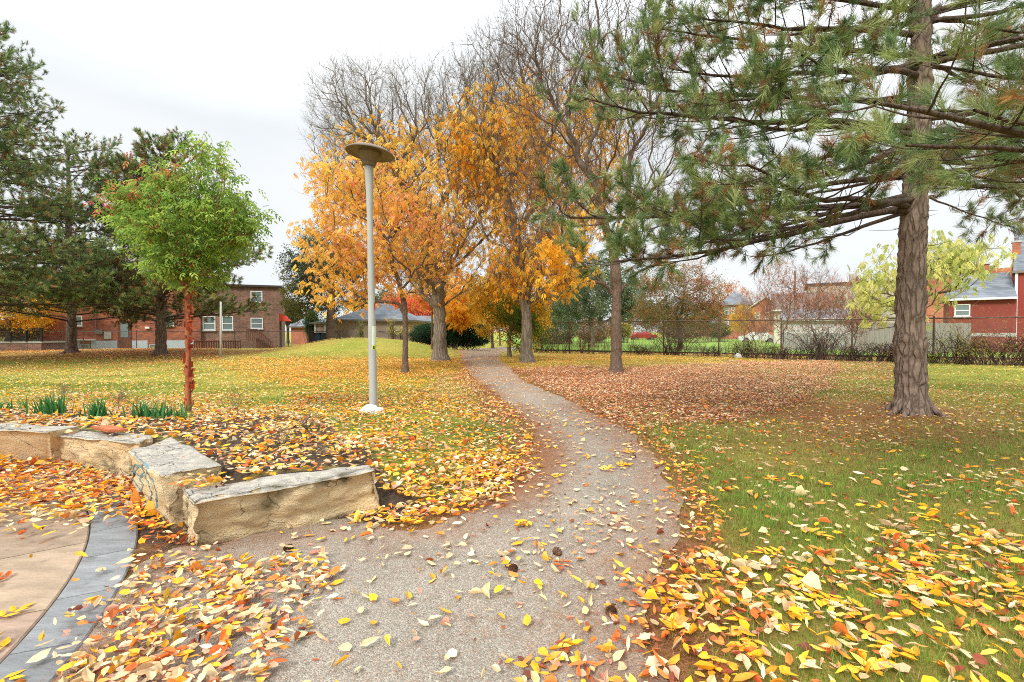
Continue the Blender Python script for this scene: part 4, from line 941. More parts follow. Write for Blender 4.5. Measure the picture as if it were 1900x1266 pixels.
def pine(label, base, height, rb, z0, branches, seed, kn=46, nl=.12, nw=.0035, group=None, taper=.75, spread=.55, nsec=9, nter=4, dens=1.0, browning=.3, lean=(0, 0), bare=.35, bark='pinebark', tuft_stem=.16, knots=(), inner=0.0, segs=12, dead=0, extra=1, rbr=.30):
    r = np.random.default_rng(seed); base = np.array(base, float); base[2] = float(terrain(base[0:1], base[1:2])[0]) - .04
    root = empty('pine_tree', base, label, 'pine tree', group)
    zz = np.arange(0, height + .1, .22); tr = base + np.outer(zz, [lean[0], lean[1], 1]); tr[:, 0] += np.sin(zz * .8 + seed) * .03; tr[:, 1] += np.sin(zz * .6 + seed * 2) * .03
    rt = rb * (1 - taper * zz / height) * (1 + .42 * np.exp(-zz / .22)) * (1 + .05 * np.sin(zz * 5.1 + seed)); 
    for kz, ka in knots: rt *= 1 + ka * np.exp(-((zz - kz) / .14) ** 2)
    gt = Geo(); Q = tr; t = np.arange(len(Q)); tt = np.linspace(0, len(Q) - 1, len(Q) * 5); Q = np.stack([np.interp(tt, t, Q[:, a]) for a in range(3)], 1); rr = np.interp(tt, t, rt)
    for _ in range(4): rr[1:-1] = (rr[:-2] + 2 * rr[1:-1] + rr[2:]) / 4
    tube(gt, Q, rr, 24)
    for k_ in range(7 if rb < .25 else 5):
        a_ = k_ * 6.283 / 6 + r.normal(0, .3); d_ = np.array([math.cos(a_), math.sin(a_), 0]); tube(gt, [base + d_ * rb * .7 + [0, 0, .34], base + d_ * rb * 1.15 + [0, 0, .14], base + d_ * rb * 1.7 + [0, 0, .05], base + d_ * rb * 2.5 + [0, 0, -.03]], [rb * .28, rb * .3, rb * .2, rb * .08], 8)
    bulge(gt, rb * .16, 5 / max(rb * 2, .3), seed, .5)
    gtr = gt; gt = Geo(); TP, TD, TB = [], [], []
    S0, S1, SD, SL, SR_ = [], [], [], [], []
    for (z, az, L, rise, droop) in branches:
        b0 = np.array([np.interp(z, zz, tr[:, a]) for a in range(3)]); t = np.linspace(0, 1, segs + 1)
        d = np.array([math.cos(az), math.sin(az), 0]); sd = np.array([-d[1], d[0], 0]); wob = np.cumsum(r.normal(0, .06, segs + 1)) * L * .14
        P = b0 + np.outer(L * t, d) + np.outer(wob, sd); P[:, 2] += L * (rise * t - droop * t ** 2 + droop * .75 * t ** 4) + np.cumsum(r.normal(0, .035, segs + 1)) * L * .14
        r0 = max(.016, min(rb * rbr, L * .0115)); tube(gt, P, r0 * (1 - .85 * t) + .004, 6, cap=False)
        ns = int(nsec * max(1, L / 3)); 
        for j in range(ns):
            tj = bare * .6 + (1 - bare * .6) * (j + r.random()) / ns; tj = min(tj, .99); q = np.array([np.interp(tj, t, P[:, a]) for a in range(3)]); tg = norm(np.array([np.interp(min(1, tj + .08), t, P[:, a]) for a in range(3)]) - q)
            sg = 1 if (j % 2) else -1; l2 = L * spread * (1 - tj * .68) * r.uniform(.6, 1.15) * (.5 + .5 * sstep(bare * .5, bare, np.array(tj)))
            l2 = max(l2, .25); d2 = norm(tg * .75 + sd * sg * r.uniform(.5, 1.1) + np.array([0, 0, r.uniform(-.22, .32)]))
            s = np.linspace(0, 1, 6); P2 = q + np.outer(s * l2, d2); P2[:, 2] += l2 * (-.10 * s + .26 * s ** 2.2); P2 += np.cumsum(r.normal(0, .02 * l2, (6, 3)), 0) * .6
            tube(gt, P2, np.maximum(.0035, r0 * .36 * (1 - tj * .55) * (1 - .75 * s)), 4, cap=False)
            needley = tj > bare or r.random() < inner; keep_t = .42
            nt_ = max(2, int(nter * max(.7, l2 / .8)))
            for k in range(nt_):
                tk = (.25 + .75 * (k + 1) / nt_) if k < nt_ - 1 else 1.0; q2 = np.array([np.interp(tk, s, P2[:, a]) for a in range(3)]); d3 = norm(d2 * .8 + r.normal(0, .5, 3) + np.array([0, 0, .25])) if tk < 1 else norm(P2[-1] - P2[-2] + np.array([0, 0, .25 * l2]))
                l3 = r.uniform(.18, .42) * (.7 + .3 * l2)
                S0.append(q2); SD.append(d3); SL.append(l3); SR_.append(.0045)
                if needley and tk > keep_t and r.random() < dens:
                    e3 = q2 + d3 * l3; br = r.random() < browning * (1.25 - tj)
                    TP.append(e3 - d3 * tuft_stem * .6); TD.append(d3); TB.append(br)
                    TP.append(q2 + d3 * l3 * .3); TD.append(norm(d3 + r.normal(0, .3, 3))); TB.append(r.random() < browning * (1.9 - tj))
                    for _q in range(extra): TP.append(q2 + d3 * l3 * (.5 + .5 * r.random()) + r.normal(0, .05, 3)); TD.append(norm(d3 + r.normal(0, .8, 3))); TB.append(r.random() < browning * (1.5 - tj))
        if 1: TP.append(P[-1] - .1 * d); TD.append(norm(d + np.array([0, 0, .3]))); TB.append(False)
    for _ in range(dead):
        z = r.uniform(z0 * .45, z0 + 1); b0 = np.array([np.interp(z, zz, tr[:, a]) for a in range(3)]); a = r.random() * 6.28
        S0.append(b0); SD.append(norm(np.array([math.cos(a), math.sin(a), -.15]))); SL.append(r.uniform(.3, 1.1)); SR_.append(.009)
    S0, SD, SL, SR_ = map(np.array, (S0, SD, SL, SR_)); sprigs(gt, S0, SD, SL, SR_, r, curve=.3)
    gtr.build('trunk', MAT[bark], root, smooth=True); gt.build('branches', MAT['darkbark'], root, smooth=True)
    TP, TD, TB = np.array(TP), np.array(TD), np.array(TB); gl = Geo(); var = r.integers(0, 6, len(TP)); Yv, Zv = perp(TD); ro = r.random(len(TP))[:, None] * 6.28
    Y2 = Yv * np.cos(ro) + Zv * np.sin(ro); Z2 = np.cross(TD, Y2); c = GREENS[r.integers(0, 5, len(TP))]; c = np.where(TB[:, None], BROWNS[r.integers(0, 3, len(TP))], c) * r.uniform(.8, 1.2, (len(TP), 1))
    for q in range(6):
        V, Fc, cc = tuft(kn, nl, nw, 100 + q, tuft_stem); m = var == q; sc_ = r.uniform(.75, 1.2, (m.sum(), 1)); gl.inst(V, Fc, TP[m], TD[m] * sc_, Y2[m] * sc_, Z2[m] * sc_, c[m], cc)
    gl.build('crown', MAT['needle'], root); print('pine', label, len(TP), 'tufts'); return root
# ------------------------------------------------------------------ the big pine on the right
rr_ = random.Random(12)
def az_to(base, u, v, Yd):
    p = D(u, v, Yd); return math.atan2(p[1] - base[1], p[0] - base[0]), math.hypot(p[0] - base[0], p[1] - base[1]), p[2]
PB = G(1692, 768, .05)
br = []
for (z, u, v, Yd, dr) in [(3.75, 1062, 415, 7.6, .10), (3.6, 1130, 470, 7.0, .12), (3.9, 1250, 455, 8.4, .12), (3.8, 1330, 440, 6.2, .12), (4.3, 1200, 400, 9.6, .1), (3.55, 1420, 470, 7.4, .14), (3.7, 1400, 330, 5.4, .12),
                          (5.0, 1080, 165, 8.2, .12), (5.4, 1110, 120, 8.9, .12), (4.9, 1330, 250, 6.8, .1), (4.8, 1500, 330, 6.0, .1), (6.0, 1240, 120, 8.0, .12), (6.3, 1230, 40, 8.4, .1), (6.1, 1350, 160, 6.6, .1),
                          (6.6, 1290, 20, 7.8, .1), (5.9, 1500, 120, 5.8, .08), (7.0, 1260, -60, 8.6, .1), (7.2, 1400, -40, 7.0, .08), (5.6, 1420, 200, 10.5, .1), (6.8, 1400, 60, 11, .1), (7.5, 1330, -120, 9, .1), (7.6, 1500, -120, 7, .1), (4.2, 1400, 370, 10.8, .1),
                          (3.9, 1870, 420, 8.4, .1), (4.1, 2000, 380, 9.6, .1), (4.4, 1800, 330, 6.8, .1), (5.3, 1960, 200, 8.8, .08), (6.2, 1950, 60, 8.0, .08), (6.9, 1860, 0, 7.2, .08), (5.0, 1900, 260, 11.5, .08), (6.0, 1800, 80, 11.6, .08), (7.4, 1900, -80, 9, .08), (4.5, 1740, 300, 12.5, .1)]:
    a, L, zt = az_to(PB, u, v, Yd); br.append((z, a, L, (zt - z) / max(L, .5) + dr * .25, dr))
for z in np.arange(4.4, 11.2, .8):
    for k in range(3): a = rr_.uniform(-2.6, 1.2) if z > 7.6 else rr_.uniform(-.5, 2.0); br.append((z + rr_.uniform(-.2, .2), a, (5.6 - max(0, z - 5) * .75) * rr_.uniform(.75, 1.05) if z < 12 else 1.5, .12, .12))
for q in ((3.0, 3.05, 1.9), (2.85, .35, 2.0), (3.3, -.6, 1.6)): pass
pine('tall rough barked pine standing alone at the right beside the path', PB, 11.8, .232, 3.4, br, 41, kn=56, nl=.145, nw=.005, taper=.62, nsec=10, nter=4, dens=.85, browning=.26, bare=.54, spread=.42, extra=3, inner=.06, knots=((1.32, .16), (2.75, .06), (.95, -.04)), dead=14)
# neighbour pine just outside the frame at the right; its boughs reach into view
PB2 = np.array([6.4, 3.9, 0.0]); br = []
for (z, u, v, Yd, dr) in [(2.75, 1600, 205, 3.0, .06), (2.9, 1690, 255, 3.3, .08), (3.0, 1790, 200, 3.2, .06), (2.8, 1840, 290, 3.6, .1), (3.4, 1700, 140, 3.9, .08), (3.3, 1860, 120, 3.6, .06)]:
    a, L, zt = az_to(PB2, u, v, Yd); br.append((z, a, L, (zt - z) / L + dr * .25, dr))
for z in np.arange(3.5, 8, .6):
    for k in range(3): br.append((z, rr_.uniform(-1.2, 1.2), 3.2 - .2 * z, .1, .1))
pine('pine rooted outside the frame whose nearest boughs hang into the upper right corner', PB2, 8.4, .2, 3, br, 42, kn=70, nl=.15, nw=.0026, nsec=9, nter=4, browning=.22, bare=.35, spread=.3, extra=1)
# ------------------------------------------------------------------ pines in front of the brick house
def crown_br(z0, z1, Lmax, n, seed, prof=lambda t: math.sin(math.pi * min(1, .25 + .75 * t)) ** .8, sector=None, rise=.12, droop=.12):
    r = random.Random(seed); out = []
    for i in range(n):
        t = (i + r.random() * .6) / n; z = z0 + (z1 - z0) * t; L = Lmax * prof(t) * r.uniform(.72, 1.08); out.append((z, r.uniform(0, 6.28) if sector is None else r.uniform(*sector), max(.6, L), rise + .25 * t * t, droop))
    return out
pg = 'pines in front of the brick building'
P1 = D(-90, 655, 22.0)
pine('tallest pine, its crown cut by the left edge of the photo', P1, 15.6, .36, 3, crown_br(2.4, 15.2, 6.7, 130, 1, lambda t: 1 - .68 * t ** 1.3), 43, kn=26, nl=.17, nw=.012, group=pg, nsec=7, nter=4, browning=.14, bare=.3, segs=8, extra=1)
P2 = G(132, 652, 0); P2 = P2 * (31 / P2[1]); P2[2] = 0
pine('straight trunked pine left of the brown door', P2, 13.2, .29, 3, crown_br(1.9, 13.1, 4.7, 66, 2, lambda t: 1 - .42 * t, rise=.2), 44, kn=22, nl=.2, nw=.017, group=pg, nsec=9, nter=4, browning=.28, bare=.25, segs=8, extra=0)
P3 = G(297, 658, 0); P3 = P3 * (29 / P3[1]); P3[2] = 0
pine('leaning pine behind the red barked tree', P3, 12.0, .30, 2.6, crown_br(1.9, 11.9, 5.6, 62, 3, lambda t: 1 - .6 * t ** 1.6, rise=.18), 45, kn=22, nl=.2, nw=.017, group=pg, nsec=9, nter=4, browning=.3, bare=.15, lean=(.03, 0), segs=8, extra=2)

# ------------------------------------------------------------------ red barked maple in the bed
MB_ = G(350, 757, .27); Y1 = MB_[1]
def mcol(pos, r):
    n = len(pos); base = np.array([lin(c) for c in ((156, 188, 84), (134, 168, 76), (184, 204, 98), (112, 146, 70))])[r.integers(0, 4, n)]
    u, v = proj(pos[:, 0], pos[:, 1], pos[:, 2]); red = np.clip((285 - u) / 80, 0, 1) * np.clip((400 - v) / 60, 0, 1) * .5 + .2 * (v < 340) * (u < 330)
    k = r.random(n) < red; base[k] = np.array([lin(c) for c in ((214, 116, 96), (196, 96, 82), (208, 150, 92))])[r.integers(0, 3, k.sum())]; return base * r.uniform(.8, 1.2, (n, 1))
broadleaf('maple_tree', 'small maple with peeling red bark and green leaves in the flower bed', None, 'maple tree', MB_,
          [(345, 425, 92, 82, Y1, .75, 3), (378, 325, 34, 62, Y1, .4, 1.3), (258, 395, 46, 44, Y1, .45, 1.2), (436, 415, 40, 48, Y1, .45, 1), (345, 495, 62, 30, Y1, .6, 1), (312, 345, 34, 40, Y1, .35, .7)],
          620, 61, .046, 1.9, limbs=[D(262, 400, Y1), D(305, 345, Y1 - .3), D(376, 285, Y1), D(430, 390, Y1 + .3), D(345, 430, Y1 + .6), D(410, 330, Y1 - .3)], tip=.004, tw=(2, .17), twr=.003, step=.16, jit=.02, n_leaf=4300, leafT=TRI3, lsize=.15, clump=2.6, colf=mcol, bark='redbark', lean=(.015, 0), sub=1, flare=.25, rmax_tw=.02, droop=(-.1, .7))
# curls of peeling bark on its trunk
mroot = [o for o in COL.objects if o.name.startswith('maple_tree')][0]; rc = np.random.default_rng(8); gp_ = Geo()
bz = mroot.location.z
for i in range(120):
    z = bz + rc.uniform(.05, 2.1); a = rc.random() * 6.28; rad = .048; c = np.array([mroot.location.x + .015 * (z - bz), mroot.location.y, z]); t = np.linspace(0, 1, 5); s_ = rc.uniform(.02, .065); h_ = rc.uniform(.02, .07)
    ang = a + t * s_ / rad; rad2 = rad + .004 + .03 * t ** 2 * rc.uniform(.2, 1.3); V = np.concatenate([np.stack([c[0] + rad2 * np.cos(ang), c[1] + rad2 * np.sin(ang), c[2] + o_ + t * rc.normal(0, .012)], 1) for o_ in (0, h_)])
    I = np.arange(10).reshape(2, 5); gp_.add(V, np.stack([I[0, :-1], I[0, 1:], I[1, 1:], I[1, :-1]], 1), SR(*[(190, 84, 48), (222, 128, 84), (150, 60, 36), (206, 110, 66)][rc.integers(0, 4)]))
tag(gp_.build('peeling_bark', MAT['leaf'], mroot), kind='stuff')

# ------------------------------------------------------------------ yellow and bare trees along the path
OR = palette([(240, 172, 124), (250, 196, 104), (252, 204, 96), (253, 212, 106), (246, 176, 118)], .5, .12)
YE = palette([(255, 196, 62), (255, 206, 76), (254, 184, 58), (255, 216, 100), (252, 174, 66)], .5, .12)
tg_ = 'autumn trees lining the path'
B2 = G(752, 692, 0); y2 = B2[1]
broadleaf('ash_tree', 'small slender tree with orange leaves right of the lamp post', tg_, 'tree', B2,
          [(690, 440, 120, 140, y2, 2.6, 3), (640, 480, 80, 100, y2, 1.6, 2), (790, 420, 80, 140, y2, 2, 2), (620, 350, 55, 60, y2, 1, .9), (740, 330, 90, 80, y2, 1.5, 1.2)],
          620, 71, .11, 2.1, limbs=[D(700, 420, y2), D(640, 440, y2 - .5), D(800, 400, y2 + .5), D(600, 330, y2), D(860, 470, y2), D(640, 560, y2 - .4), D(740, 320, y2 + .8)], tip=.005, tw=(3, .5), twr=.004, n_leaf=3300, lsize=.23, colf=OR, bark='youngbark',
          leafE=[(640, 470, 90, 120, y2, 3, 1.6), (700, 380, 130, 110, y2, 3, .9), (780, 460, 80, 90, y2, 3, .35), (590, 320, 50, 25, y2, 2, 1), (690, 560, 80, 40, y2, 2, .9)], jit=.07, sub=1)
B3 = D(817, 655, 25.0); y3 = 25.0
broadleaf('ash_tree', 'thick trunked tree left of the path with bare upper twigs', tg_, 'tree', B3,
          [(820, 330, 170, 170, y3, 4, 3), (700, 260, 130, 150, y3, 3, 3), (640, 200, 70, 90, y3, 2, 1), (840, 220, 120, 110, y3, 3, 2), (800, 480, 130, 80, y3, 3, 1.5)],
          1700, 72, .37, 2.7, limbs=[D(700, 250, y3), D(820, 200, y3), D(600, 250, y3), D(760, 120, y3), D(900, 260, y3 - 1), D(680, 420, y3), D(930, 420, y3)], tip=.008, tw=(3, .85), twr=.005, n_leaf=4600, lsize=.25, colf=YE, bark='greybark',
          leafE=[(820, 380, 150, 130, y3, 5, 1.1), (700, 380, 110, 110, y3, 5, 1.0), (760, 300, 100, 50, y3, 4, .8), (830, 520, 110, 70, y3, 4, .9)], jit=.05, up=.5, alpha=.6)
B4 = D(978, 661, 23.0); y4 = 23.0
broadleaf('ash_tree', 'grey trunked yellow tree right of the path, in front of the fence end', tg_, 'tree', B4,
          [(1000, 300, 160, 180, y4, 4, 3), (900, 250, 110, 130, y4, 3, 2), (1050, 160, 130, 120, y4, 3, 2), (1000, 500, 100, 60, y4, 2.5, 1.6), (930, 130, 90, 90, y4, 2, 1)],
          1700, 73, .28, 2.7, limbs=[D(930, 330, y4), D(1000, 280, y4), D(1080, 230, y4), D(960, 100, y4), D(1060, 520, y4 - 1), D(880, 440, y4), D(870, 200, y4)], tip=.008, tw=(3, .85), twr=.005, n_leaf=7400, lsize=.25, colf=YE, bark='greybark',
          leafE=[(980, 330, 160, 130, y4, 5, 1.1), (1010, 540, 85, 50, y4, 4, 1.6), (1080, 330, 110, 120, y4, 4, .9), (920, 420, 90, 90, y4, 4, .7)], jit=.05, up=.5, droop=(.4, 1.6), alpha=.6)
B5 = G(1143, 693, 0); y5 = B5[1]
broadleaf('ash_tree', 'bare dark branched tree standing in the brown leaf carpet', tg_, 'tree', B5,
          [(1100, 200, 190, 190, y5, 3.6, 3), (1230, 240, 130, 170, y5, 3, 2), (1120, 20, 200, 130, y5, 3, 2.4), (1010, 380, 110, 120, y5, 2.5, 1.2), (960, 120, 90, 110, y5, 2, 1)],
          1500, 74, .20, 3.0, limbs=[D(1030, 200, y5), D(1130, 60, y5), D(930, 330, y5), D(1240, 60, y5), D(1330, 250, y5), D(960, 60, y5 - 1), D(1180, -60, y5), D(1040, 520, y5 - .6), D(1250, 480, y5)], tip=.006, tw=(2, .65), twr=.004, n_leaf=560, lsize=.22, colf=YE, bark='youngbark',
          leafE=[(1050, 520, 90, 60, y5, 3, 1.4), (1190, 540, 80, 60, y5, 3, 1.0), (1100, 440, 60, 50, y5, 3, .3)], jit=.045, up=.55, alpha=.6, step=.3)
for (u, v, Yd, rbs, fh, E, nl_, lb, pal, sd) in [
    (801, 655, 31, .055, 3.0, [(800, 520, 30, 60, 31, 1.2, 1)], 500, 'pencil thin young tree just left of the thick trunk', [(240, 170, 60), (226, 140, 70)], 1),
    (843, 645, 36, .14, 2.2, [(850, 580, 45, 30, 36, 1.8, 1), (850, 540, 40, 30, 36, 1.5, .6)], 1900, 'small golden tree in front of the dark hedge', [(246, 186, 60), (250, 200, 90)], 2),
    (914, 641, 42, .12, 2.4, [(925, 575, 50, 35, 42, 2, 1), (905, 545, 40, 30, 42, 2, 1)], 2400, 'pale yellow tree at the far end of the hedge', [(236, 196, 90), (244, 210, 120), (214, 180, 80)], 3),
    (928, 640, 50, .10, 3, [(930, 560, 40, 45, 50, 2, 1)], 1200, 'distant thin yellow tree beyond the bend of the path', [(220, 176, 70), (196, 160, 70)], 4)]:
    broadleaf('young_tree', lb, 'slim young trees near the hedge', 'tree', D(u, v, Yd), E, 130, 80 + sd, rbs, fh, tip=.008, tw=(2, .5), n_leaf=nl_, lsize=.36, colf=palette(pal), bark='youngbark', sub=1, step=.4)
B = D(945, 655, 27.5)
broadleaf('maple_tree', 'leafy green and gold maple beside the fence end', None, 'maple tree', B, [(930, 560, 60, 70, 27.5, 2, 2), (970, 600, 50, 50, 27.5, 1.5, 1.6), (960, 500, 50, 50, 27.5, 1.6, 1)], 300, 91, .12, 1.2, tw=(2, .5), n_leaf=7800, leafT=TRI, lsize=.30,
          colf=palette([(78, 112, 42), (104, 134, 48), (230, 176, 50), (240, 190, 60), (96, 124, 46)], .6), sub=1)
B = D(617, 640, 36); 
broadleaf('oak_tree', 'dark trunked tree with dull green crown standing behind the grassy mound', None, 'tree', B, [(600, 510, 62, 80, 36, 3, 3), (560, 540, 34, 55, 36, 2, 1), (640, 480, 50, 50, 36, 2, 1)], 420, 92, .34, 3.0, tw=(2, .6), n_leaf=8200, leafT=TRI, lsize=.34,
          colf=palette([(92, 104, 62), (74, 88, 54), (120, 122, 70), (160, 140, 60)], .4), bark='youngbark', sub=1)
B = D(760, 620, 52)
broadleaf('maple_tree', 'bright red orange maple rising behind the garage', None, 'maple tree', B, [(765, 575, 50, 34, 52, 3, 1), (800, 590, 40, 25, 52, 3, .7)], 160, 93, .2, 1.8, tw=(2, .7), n_leaf=4200, leafT=TRI, lsize=.55, colf=palette([(232, 124, 92), (238, 146, 100), (222, 108, 82)]), sub=1)
B = D(15, 640, 36)
broadleaf('maple_tree', 'golden yellow tree behind the black railings at the far left', None, 'maple tree', B, [(20, 560, 90, 60, 36, 3, 2), (-60, 540, 80, 90, 36, 3, 1)], 260, 94, .2, 1.8, tw=(2, .7), n_leaf=6000, leafT=TRI, lsize=.42, colf=palette([(246, 190, 50), (236, 170, 44), (206, 176, 60), (250, 204, 90)]), sub=1)
# beyond the right hand fence
B = D(1262, 640, 37)
broadleaf('hawthorn_tree', 'round russet and olive tree beyond the fence', None, 'tree', B, [(1262, 545, 84, 62, 37, 3, 2), (1262, 590, 95, 30, 37, 3, 1)], 420, 95, .2, 1.2, tw=(3, .6), n_leaf=6800, leafT=TRI, lsize=.30, colf=palette([(178, 112, 80), (150, 118, 72), (122, 126, 66), (192, 124, 84), (132, 122, 70)], .5), bark='youngbark', droop=(-.2, .6))
B = D(1100, 640, 44)
broadleaf('spruce_tree', 'dark green bushy tree seen between the golden tree and the fence', None, 'tree', B, [(1110, 540, 60, 70, 44, 3, 1), (1170, 560, 50, 50, 44, 3, .8), (1060, 560, 40, 50, 44, 3, .6)], 300, 96, .2, 1.2, tw=(2, .6), n_leaf=8200, leafT=TRI, lsize=.44, colf=palette([(96, 116, 78), (116, 128, 90), (132, 134, 108)]), sub=1)
B = D(1706, 640, 19.5); yy = 19.5
broadleaf('walnut_tree', 'pale yellow green tree behind the big pine trunk', None, 'tree', B, [(1700, 520, 90, 70, yy, 2, 2), (1780, 480, 50, 40, yy, 1.5, 1), (1640, 560, 40, 50, yy, 1.5, 1)], 230, 97, .10, 1.5, tw=(2, .5), n_leaf=950, lsize=.30, colf=palette([(208, 210, 122), (192, 200, 112), (222, 218, 140), (176, 188, 100)]), bark='youngbark', sub=1, droop=(.4, 1.5))
for i, (u, Yd, hh, lb) in enumerate([(1452, 27, 130, 'twiggy shrub with sparse orange leaves, tallest beyond the fence'), (1520, 26, 120, 'twiggy shrub with sparse orange leaves in front of the long grey roof'), (1590, 25, 100, 'twiggy shrub with sparse orange leaves beside the big pine trunk'), (1400, 33, 80, 'low bare shrub below the gabled brick house')]):
    v0 = 640
    broadleaf('bare_shrub', lb, 'bare shrubs beyond the fence', 'shrub', D(u, v0, Yd), [(u, v0 - hh * .75, 42, hh * .45, Yd, 1.2, 2), (u, v0 - hh * .4, 36, hh * .3, Yd, 1, 1)], 260, 110 + i, .035, .4, tip=.006, tw=(3, .5), twr=.006, n_leaf=1500, leafT=TRI, lsize=.13, colf=palette([(212, 132, 84), (196, 112, 70), (222, 156, 104), (170, 110, 80)]), bark='twig', up=.9, sub=2, alpha=.15)
B = D(1380, 640, 45)
broadleaf('young_tree', 'little yellow tree below the gabled brick house', None, 'tree', B, [(1378, 592, 24, 22, 45, 1.2, 1)], 80, 121, .06, .8, tw=(2, .5), n_leaf=1200, leafT=TRI, lsize=.3, colf=palette([(240, 190, 60), (214, 180, 70)]), sub=1)
for i, (u, Yd, ru, rv, vc, pal, lb, nm) in enumerate([
    (1055, 60, 60, 40, 560, [(120, 104, 96), (140, 120, 108)], 'hazy grey brown tree far behind the golden tree', 'distant_tree'),
    (1355, 125, 40, 38, 560, [(206, 140, 90), (190, 120, 80)], 'pale orange tree behind the gabled roofs', 'distant_tree'),
    (1300, 95, 60, 26, 590, [(110, 116, 80), (140, 120, 80)], 'low olive tree left of the gabled brick house', 'distant_tree'),
    (1200, 95, 70, 26, 592, [(120, 100, 70), (150, 110, 70)], 'brown tree line clump behind the red car', 'distant_tree'),
    (1480, 110, 60, 20, 575, [(196, 130, 84), (150, 100, 70)], 'orange tree mass left of the long warehouse', 'distant_tree'),
    (534, 60, 16, 18, 582, [(70, 84, 52), (84, 94, 60)], 'small dark tree behind the red awning', 'distant_tree'),
    (700, 62, 50, 30, 570, [(96, 110, 70), (120, 124, 80)], 'green tree behind the garage roof', 'distant_tree'),
    (880, 70, 60, 30, 590, [(196, 160, 80), (150, 140, 80)], 'yellow brown trees closing the end of the path', 'distant_tree'),
    (1000, 62, 50, 40, 590, [(104, 116, 70), (80, 96, 60)], 'green tree behind the fence end', 'distant_tree'),
    (1760, 70, 20, 20, 500, [(110, 120, 100), (90, 104, 84)], 'tiny treetop above the red cottage roof', 'distant_tree')]):
    broadleaf(nm, lb, 'distant trees on the skyline', 'tree', D(u, 625, Yd), [(u, vc, ru, rv, Yd, 3, 1)], 150, 130 + i, .18, 1.5, tw=(2, .9), n_leaf=3200, leafT=TRI, lsize=.6, colf=palette(pal), sub=1, step=.6, tip=.012, twr=.008)

# yew hedge and other dense shrubs: leaf sprays over a woody core
def bush(name, label, cat, E, n, size, cols, seed, T=TRI, group=None, base=None):
    r = np.random.default_rng(seed); A = in_ells(E, n, r, .18); c0 = D(E[0][0], E[0][1], E[0][4]); c0[2] = float(terrain(c0[0:1], c0[1:2])[0]); A = A[A[:, 2] > terrain(A[:, 0], A[:, 1]) + .03]
    root = empty(name, c0, label, cat, group); gl = Geo(); foliage(gl, T, A, size, palette(cols, 1.4, .22), r, (-.6, .5)); gl.build('foliage', MAT['leaf'], root)
    gs = Geo(); m = 120; k = r.integers(0, len(A), m); e = A[k]; b = e.copy(); b[:, :2] = c0[:2] * .15 + e[:, :2] * .85; b[:, 2] = terrain(b[:, 0], b[:, 1]); d = e - b; L = np.linalg.norm(d, axis=1); sprigs(gs, b, norm(d), L, np.full(m, .015), r); gs.build('stems', MAT['twig'], root); return root
bush('yew_hedge', 'dark green clipped yew hedge beside the end of the path', 'hedge', [(u, 622, 24, 20 + (i % 2) * 3, 36.5, 1.2, 1) for i, u in enumerate(range(786, 905, 17))], 15000, .26, [(46, 78, 50), (58, 92, 58), (36, 62, 42), (70, 102, 62)], 150)
bush('yew_bush', 'small pointed green bush left of the garage doors', 'bush', [(578, 600, 10, 26, 40, .7, 1)], 2200, .24, [(60, 104, 50), (76, 120, 56)], 151)
bush('spruce_bush', 'bluish conifer behind the black railings', 'bush', [(45, 610, 40, 22, 39, 1.5, 1)], 2600, .3, [(70, 98, 96), (90, 116, 110), (58, 80, 78)], 152)
bush('creeper', 'yellowing creeper spilling over the garage fence', 'plant', [(740, 614, 22, 9, 35.9, .3, 1), (727, 605, 3, 18, 35.9, .2, .5)], 420, .2, [(214, 190, 90), (226, 206, 130), (160, 160, 80)], 153)
bush('creeper', 'small green creeper climbing the garage fence', 'plant', [(668, 628, 8, 12, 34.0, .2, 1), (670, 612, 4, 18, 34.0, .2, .7)], 260, .2, [(110, 140, 60), (170, 170, 70)], 154)
for i, (u, w_, h_, Yd, cl, lb) in enumerate([(1030, 44, 26, 52, [(92, 108, 70), (120, 128, 84)], 'dull green bush filling the gap beyond the fence end'), (1100, 34, 22, 56, [(150, 120, 96), (176, 140, 104)], 'tan brown bush left of the red car'), (1150, 20, 14, 58, [(196, 176, 80), (160, 150, 80)], 'yellow green bush just left of the red car'),
    (1270, 50, 16, 60, [(110, 104, 70), (140, 104, 72)], 'olive brown bush right of the red car'), (1330, 26, 14, 64, [(96, 110, 66), (130, 130, 80)], 'green bush below the smaller brick house')]):
    bush('background_bush', lb, 'bush', [(u, 612, w_, h_, Yd, 1.5, 1)], 2600, .42, cl, 160 + i, group='bushes beyond the far lawn')
# little twiggy shrubs in the flower bed
for i, (u, v, hh, cl, lb) in enumerate([(575, 805, 30, [(120, 140, 70), (150, 110, 70)], 'dark stemmed little shrub in the bed nearest the lamp post'), (520, 828, 28, [(170, 176, 80), (196, 180, 90)], 'yellowish seedling shrub behind the end stone block'), (440, 762, 26, [(150, 160, 80), (176, 150, 80)], 'sparse olive shrub right of the red barked tree'), (225, 752, 22, [(176, 104, 66), (150, 90, 60)], 'russet twiggy shrub between the two left strap leaved clumps'), (120, 742, 26, [(140, 120, 70), (120, 80, 60)], 'bare twiggy rose bush behind the largest strap leaved clump'), (592, 852, 18, [(110, 140, 90), (96, 128, 84)], 'tiny low green plant behind the end stone block')]):
    p = G(u, v, .30); Yb = p[1]
    broadleaf('bed_shrub', lb, 'small shrubs in the flower bed', 'shrub', p, [(u, v - hh * .75, 20, hh * .5, Yb, .12, 1)], 46, 170 + i, .007, .05, tip=.0015, tw=(2, .07), twr=.0014, step=.05, jit=.006, n_leaf=90, leafT=TRI, lsize=.035, colf=palette(cl), bark='twig', sub=1, alpha=.1)
